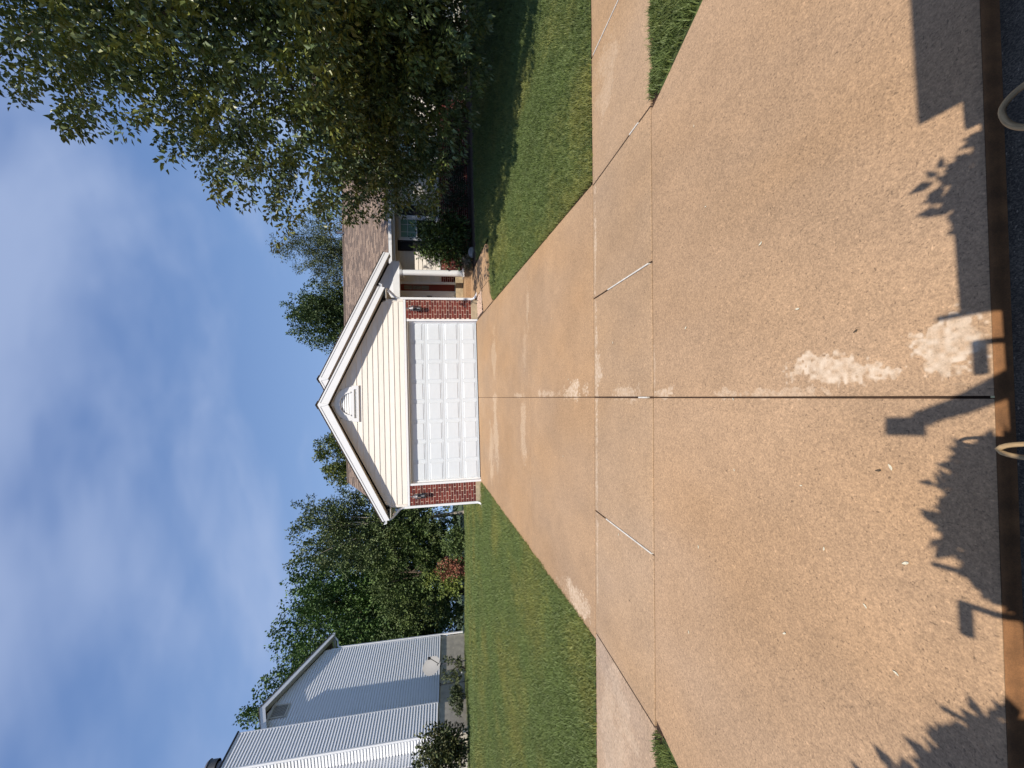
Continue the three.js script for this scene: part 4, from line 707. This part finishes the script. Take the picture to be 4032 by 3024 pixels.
{ const s = thing('garden_spike_lamp', 'thin black spike lamp standing before the white house foundation', 'lamp'); s.position.set(-11.75, 0.58, -4.6); mesh('stake', taper(V(0, -0.1, 0), V(0.02, 0.95, 0), 0.012, 0.010, null, 3, 6), M.blackMetal, s); mesh('lamp_head', rbx(-0.03, 0.07, 0.95, 1.02, -0.04, 0.04, 0.012), M.blackMetal, s); }

// ---------------------------------------------------------------- grey house at the right, mostly hidden
{
  const n = thing('grey_house', 'grey sided house seen behind bushes at the far right', 'house');
  mesh('foundation', bx(14.0, 26, -0.4, 0.35, -12, -4.03), M.foundation, n);
  mesh('wall_core', bx(14.0, 26, 0.351, 5.2, -12, -4.02), M.greySiding, n);
  const g = sub('front_siding', n); for (let y = 0.36; y < 5.1; y += 0.1143) mesh('siding_board', lap(14.0, 26, 14.0, 26, y, y + 0.116, -4.02, 0.018, 0.004), M.greySiding, g);
  const g2 = sub('side_siding', n); for (let y = 0.36; y < 5.1; y += 0.1143) { const b = lap(4.0, 12, 4.0, 12, y, y + 0.116, 0, 0.018, 0.004); b.rotateY(-Math.PI / 2); b.translate(14.0, 0, -16); mesh('siding_board', b, M.greySiding, g2); }
  for (const s of [0, 1]) mesh('roof_plane', hexa(s ? [[13.6, 7.2, -8], [26.4, 7.2, -8], [26.4, 5.0, -12.5], [13.6, 5.0, -12.5], [13.6, 7.35, -8], [26.4, 7.35, -8], [26.4, 5.15, -12.5], [13.6, 5.15, -12.5]] : [[13.6, 5.0, -3.5], [26.4, 5.0, -3.5], [26.4, 7.2, -8.001], [13.6, 7.2, -8.001], [13.6, 5.15, -3.5], [26.4, 5.15, -3.5], [26.4, 7.35, -8.001], [13.6, 7.35, -8.001]]), M.shingle[3], n);
}

// ---------------------------------------------------------------- petals and litter on the drive
{
  const r = rng(500), pm = [std({ color: lin(0.62, 0.58, 0.44), roughness: 0.8 }), std({ color: lin(0.07, 0.05, 0.03), roughness: 0.8 })];
  const s = new THREE.Shape(); s.moveTo(0, -1); s.bezierCurveTo(0.7, -0.5, 0.6, 0.5, 0, 1); s.bezierCurveTo(-0.6, 0.5, -0.7, -0.5, 0, -1);
  const g = new THREE.ExtrudeGeometry(s, { depth: 0.12, bevelEnabled: false, curveSegments: 4 }); g.rotateX(-Math.PI / 2);
  { const p = g.attributes.position; for (let i = 0; i < p.count; i++) p.setY(i, p.getY(i) + 0.25 * p.getZ(i) * p.getZ(i)); g.computeVertexNormals(); }
  const spots = [[-0.61, 10.40], [-0.78, 10.56], [-0.55, 10.7], [-0.35, 9.9], [0.35, 10.55], [0.9, 10.1], [-0.9, 9.6], [-1.1, 10.2], [0.06, 9.9], [1.3, 9.7], [-0.22, 10.62], [-0.2, 10.66], [0.55, 9.5], [-1.5, 9.5], [-0.98, 10.66], [-1.2, 8.5], [-1.7, 8.7], [0.6, 8.4], [1.9, 9.6], [0.3, 7.2], [-0.7, 7.0], [1.2, 6.6], [-1.4, 6.4], [0.5, 10.3], [-0.35, 10.3]];
  spots.forEach(([x, z], i) => { const dk = i % 6 === 4; const m = mesh(dk ? 'dry_leaf' : 'fallen_petal', g, pm[dk ? 1 : 0]); const k = lerp(0.008, 0.014, r()); m.scale.set(k * 0.75, k, k); m.position.set(x, H(x, z) + 0.004, z); m.rotation.y = r() * 6.28; tag(m, dk ? 'tiny dark dry leaf lying on the concrete driveway' : 'small pale petal lying on the concrete driveway', dk ? 'leaf' : 'petal', dk ? 'dry leaves on the driveway' : 'petals on the driveway'); });
}

// ---------------------------------------------------------------- behind the lens: pickup with plants, and the person holding the phone
{
  const t = thing('pickup_truck', 'dark pickup truck parked at the kerb, casting the shadow on the apron', 'truck');
  const y0 = -0.93, paint = std({ color: lin(0.05, 0.06, 0.07), roughness: 0.35 });
  const side = (pts, z0, z1) => ext(pts, z0, z1, 0.015);
  for (const [a, b] of [[11.63, 11.70], [13.33, 13.40]]) mesh('bed_side', side([[-2.2, y0 + 0.45], [1.0, y0 + 0.45], [1.0, 0.05], [-2.2, 0.05]], a, b), paint, t);
  mesh('bed_floor', bx(-2.15, 1.0, -0.42, -0.36, 11.701, 13.329), M.blackMetal, t);
  mesh('tailgate', rbx(-2.26, -2.201, -0.42, 0.05, 11.64, 13.39, 0.01), paint, t);
  mesh('bed_front', rbx(1.0, 1.06, -0.42, 0.10, 11.66, 13.37, 0.01), paint, t);
  mesh('cab', mg([side([[1.07, y0 + 0.40], [3.15, y0 + 0.40], [3.15, 0.12], [1.07, 0.12]], 11.62, 13.40), side([[1.17, 0.121], [3.1, 0.121], [2.55, 0.80], [1.24, 0.80]], 12.0, 13.02)]), paint, t);
  mesh('hood', side([[3.151, y0 + 0.42], [4.5, y0 + 0.42], [4.5, -0.02], [3.151, 0.10]], 11.66, 13.36), paint, t);
  for (const x of [-1.3, 3.75]) for (const z of [11.76, 13.26]) { const w = sub('wheel', t), ty = new THREE.TorusGeometry(0.29, 0.10, 10, 24); ty.translate(x, y0 + 0.385 - 0.03 * x * 0, z); mesh('tyre', ty, M.dark, w); const rm = new THREE.CylinderGeometry(0.22, 0.22, 0.14, 20); rm.rotateX(Math.PI / 2); rm.translate(x, y0 + 0.385, z); mesh('rim', rm, M.pewter, w); }
  // rope loops over the bed rail, seen at the lower edge of the photograph
  const rope = std({ map: grainTex([168, 142, 104], 0.4, 30, 6, 510, 128), roughness: 0.9 });
  const lp = (name, label, pts, rad) => { const m = mesh(name, tube(pts, rad, 90, 8), rope); tag(m, label, 'rope'); };
  const far = (pts) => pts.map(([x, y, z], i) => (i === 0 || i === pts.length - 1) ? V(x, y, z) : V(x, y, z).sub(CAM).multiplyScalar(1.30).add(CAM));
  lp('rope_loop', 'wide tan rope loop at the foot of the picture, right of centre', far([[0.80, -0.30, 11.63], [0.606, -0.050, 11.475], [0.600, -0.050, 11.446], [0.592, -0.050, 11.428], [0.579, -0.050, 11.418], [0.560, -0.050, 11.420], [0.542, -0.050, 11.430], [0.528, -0.050, 11.447], [0.520, -0.050, 11.475], [0.62, -0.30, 11.63]]), 0.0062);
  lp('rope_loop', 'narrow tan rope loop at the foot of the picture near centre', far([[0.0, -0.30, 11.63], [0.022, -0.050, 11.45], [0.018, -0.050, 11.413], [0.012, -0.050, 11.393], [0.005, -0.050, 11.386], [0.000, -0.050, 11.394], [-0.003, -0.050, 11.413], [-0.004, -0.050, 11.45], [-0.06, -0.30, 11.63]]), 0.0055);
}
const potMat = std({ color: lin(0.03, 0.03, 0.03), roughness: 0.7 });
function potted(label, x, z, rx, top, seed, extra) { shrub('nursery_shrub', label, [x, -0.34, z], rx, top + 0.34, [[0.05, 0.09, 0.025], [0.06, 0.1, 0.03]], seed, 0.07, Object.assign({ clusters: 260, cr: 0.06, up: 1.2 }, extra)); const p = thing('nursery_pot', label.replace('shrub', 'pot of the shrub').slice(0, 90), 'pot'); const g = new THREE.LatheGeometry([[0.01, 0], [0.11, 0], [0.14, 0.22], [0.15, 0.22], [0.15, 0.245], [0.13, 0.245], [0.12, 0.2], [0.01, 0.19]].map(q => new THREE.Vector2(...q)), 18); g.translate(x, -0.355, z); mesh('pot_wall', g, potMat, p); mesh('pot_soil', (() => { const c = new THREE.CylinderGeometry(0.12, 0.12, 0.01, 18); c.translate(x, -0.14, z); return c; })(), M.soil, p); }
const dense = { clusters: 700, per: 22, cr: 0.07, up: 1.4, rz: 0.16, lump: 0.7, gap: 0.12, shell: 0.6 };
potted('shrub in the truck bed next to the cab', 0.90, 12.0, 0.20, 0.50, 525, dense);
potted('shrub in the truck bed right of the phone', 0.64, 11.98, 0.22, 0.57, 521, dense);
potted('shrub in the truck bed left of the phone', -0.20, 11.98, 0.26, 0.58, 522, dense);
potted('shrub in the truck bed near the tailgate', -1.28, 11.98, 0.38, 0.76, 523, Object.assign({}, dense, { clusters: 1500 }));
potted('shrub in the far corner of the truck bed', -1.80, 11.98, 0.36, 0.70, 524, Object.assign({}, dense, { clusters: 1300 }));
function crate(label, x0, x1, top) { const c = thing('wooden_crate', label, 'crate'), n = Math.round((top + 0.352) / 0.123), h = (top + 0.352) / n; for (let k = 0; k < n; k++) { const y = -0.352 + k * h; for (const z of [11.72, 12.16]) mesh('slat', rbx(x0, x1, y, y + h - 0.008, z, z + 0.018, 0.003), M.bark, c); for (const x of [x0, x1 - 0.018]) mesh('slat', rbx(x, x + 0.018, y, y + h - 0.008, 11.739, 12.159, 0.003), M.bark, c); } }
crate('tall slatted crate in the truck bed right of the phone', 0.47, 0.86, 0.31);
crate('low slatted crate in the truck bed against the cab', 0.87, 0.99, 0.12);
crate('tall slatted crate in the truck bed left of the phone', -0.40, -0.03, 0.31);
function tool(name, label, top, foot, blade) { const t = thing(name, label, 'tool'); mesh('handle', taper(V(...foot), V(...top), 0.016, 0.010, null, 3, 7), M.bark, t); if (blade) mesh('blade', rbx(top[0] - 0.105, top[0] + 0.01, top[1] - 0.016, top[1] + 0.016, top[2] - 0.012, top[2] + 0.012, 0.006), M.blackMetal, t); }
tool('garden_stake', 'pointed stake standing beside the shrub near the cab', [0.50, 0.70, 11.96], [0.46, -0.36, 12.05]);
tool('garden_hoe', 'hoe standing in the truck bed right of the phone', [0.36, 0.28, 11.75], [0.35, -0.36, 11.80], true);
tool('garden_stake', 'pointed stake standing beside the middle shrub', [-0.37, 0.74, 11.93], [-0.42, -0.36, 12.05]);
tool('garden_hoe', 'hoe standing in the truck bed left of the middle shrub', [-0.50, 0.43, 11.78], [-0.54, -0.36, 11.82], true);
tool('garden_stake', 'pointed stake standing beside the tailgate shrub', [-0.86, 0.74, 11.93], [-0.92, -0.36, 12.05]);
// the phone, just behind the point the picture is taken from
{
  const t = thing('phone', 'dark phone held up by the person taking the picture', 'phone');
  mesh('body', new RoundedBoxGeometry(0.072, 0.148, 0.008, 3, 0.004), M.blackMetal, t);
  mesh('screen', (() => { const g = new THREE.BoxGeometry(0.066, 0.14, 0.0006); g.translate(0, 0, 0.0045); return g; })(), std({ color: lin(0.02, 0.02, 0.025), roughness: 0.1 }), t);
  mesh('lens_bump', (() => { const g = new RoundedBoxGeometry(0.03, 0.032, 0.002, 2, 0.001); g.translate(-0.016, 0.053, -0.005); return g; })(), M.blackMetal, t);
  t.position.copy(CAM).addScaledVector(camF, -0.016).addScaledVector(camU, -0.053).addScaledVector(camR, 0.0);
  t.quaternion.setFromRotationMatrix(new THREE.Matrix4().makeBasis(camR.clone(), camU.clone(), camF.clone().negate()));
}
// person kneeling in the truck bed with one arm raised
{
  const C = t => CAM.clone().addScaledVector(camF, -0.03).addScaledVector(camR, t[0]).addScaledVector(camU, t[1]).addScaledVector(camF, t[2] || 0);
  const seg = (list) => list;
  const hand = C([0.045, -0.12, -0.012]), wrist = C([0.075, -0.19, -0.03]), elbow = V(0.33, 0.46, 12.10), sh = V(0.46, 0.33, 12.42);
  const bones = [];
  const B = (a, b, ra, rb) => bones.push([a, b, ra, rb]);
  const px = 0.62, pz = 12.55;
  B(V(px, -0.10, pz), V(px, 0.12, pz), 0.16, 0.14); B(V(px, 0.12, pz), V(px, 0.30, pz - 0.02), 0.14, 0.15); B(V(px - 0.15, 0.32, pz - 0.05), V(px + 0.16, 0.32, pz), 0.075, 0.075);
  B(V(px, 0.33, pz), V(px, 0.45, pz - 0.02), 0.06, 0.055);
  B(V(px - 0.09, -0.10, pz), V(px - 0.13, -0.26, pz - 0.42), 0.10, 0.07); B(V(px - 0.13, -0.27, pz - 0.40), V(px - 0.11, -0.30, pz + 0.05), 0.06, 0.045); B(V(px - 0.11, -0.31, pz + 0.05), V(px - 0.11, -0.33, pz + 0.22), 0.045, 0.03);
  B(V(px + 0.09, -0.10, pz), V(px + 0.13, -0.26, pz - 0.42), 0.10, 0.07); B(V(px + 0.13, -0.27, pz - 0.40), V(px + 0.11, -0.30, pz + 0.05), 0.06, 0.045); B(V(px + 0.11, -0.31, pz + 0.05), V(px + 0.11, -0.33, pz + 0.22), 0.045, 0.03);
  B(sh, elbow, 0.062, 0.052); B(elbow, wrist, 0.050, 0.033);
  B(V(px + 0.17, 0.32, pz), V(px + 0.24, 0.06, pz + 0.02), 0.055, 0.042); B(V(px + 0.24, 0.06, pz + 0.02), V(px + 0.16, -0.10, pz - 0.18), 0.040, 0.028);
  const sd = (p, list, k) => { let d = 1e9; for (const [a, b, ra, rb] of list) { const ab = b.clone().sub(a), t = clamp(p.clone().sub(a).dot(ab) / ab.lengthSq(), 0, 1), q = p.distanceTo(a.clone().addScaledVector(ab, t)) - lerp(ra, rb, t); const h = clamp(0.5 + 0.5 * (d - q) / k, 0, 1); d = d > 1e8 ? q : lerp(d, q, h) - k * h * (1 - h); } return d; };
  function march(list, ctr, half, res, k) {
    const mc = new MarchingCubes(res, new THREE.MeshBasicMaterial(), false, false, 60000); mc.isolation = 0; const p = V(0, 0, 0);
    for (let z = 0; z < res; z++) for (let y = 0; y < res; y++) for (let x = 0; x < res; x++) { p.set((x - res / 2) / (res / 2) * half, (y - res / 2) / (res / 2) * half, (z - res / 2) / (res / 2) * half).add(ctr); mc.field[x + y * res + z * res * res] = -sd(p, list, k); }
    mc.update(); const n = mc.count, g = new THREE.BufferGeometry(), pos = new Float32Array(mc.positionArray.slice(0, n * 3)), nor = new Float32Array(mc.normalArray.slice(0, n * 3));
    for (let i = 0; i < n; i++) { pos[i * 3] = pos[i * 3] * half + ctr.x; pos[i * 3 + 1] = pos[i * 3 + 1] * half + ctr.y; pos[i * 3 + 2] = pos[i * 3 + 2] * half + ctr.z; }
    g.setAttribute('position', new THREE.BufferAttribute(pos, 3)); g.setAttribute('normal', new THREE.BufferAttribute(nor, 3)); return g;
  }
  const fingers = [[wrist, hand, 0.031, 0.028]]; const palmTop = hand;
  for (let k = 0; k < 4; k++) { const a = C([0.046, -0.095 - k * 0.020, -0.010]), b = C([0.050, -0.090 - k * 0.020, 0.006]), c = C([0.036 - k * 0.001, -0.088 - k * 0.021, 0.012]), d = C([0.018 + k * 0.004, -0.090 - k * 0.022, 0.012]); fingers.push([hand, a, 0.016, 0.0095], [a, b, 0.0095, 0.009], [b, c, 0.009, 0.0085], [c, d, 0.0085, 0.0075]); }
  fingers.push([hand, C([0.035, -0.13, -0.020]), 0.015, 0.011], [C([0.035, -0.13, -0.020]), C([0.012, -0.105, -0.020]), 0.010, 0.008]);
  const head = V(px, 0.58, pz - 0.04), hb = [[V(px, 0.60, pz - 0.03), V(px, 0.55, pz - 0.055), 0.085, 0.062], [V(px, 0.595, pz - 0.02), V(px, 0.62, pz), 0.08, 0.075], [V(px, 0.565, pz - 0.115), V(px, 0.58, pz - 0.11), 0.014, 0.010], [V(px - 0.08, 0.575, pz - 0.02), V(px - 0.085, 0.59, pz - 0.02), 0.016, 0.014], [V(px + 0.08, 0.575, pz - 0.02), V(px + 0.085, 0.59, pz - 0.02), 0.016, 0.014]];
  const body = mergeGeometries([march(bones, V(0.55, 0.2, 12.4), 0.68, 96, 0.03), march(fingers, C([0.05, -0.13, -0.01]), 0.10, 64, 0.006), march(hb, head, 0.16, 56, 0.02)]);
  const p = thing('person', 'person in dark clothes kneeling in the truck bed, arm raised with phone', 'person');
  mesh('body', body, std({ color: lin(0.10, 0.09, 0.09), roughness: 0.8 }), p);
}

scene.traverse(o => { if (o.isMesh) { o.castShadow = true; o.receiveShadow = true; } });
renderer.render(scene, camera);
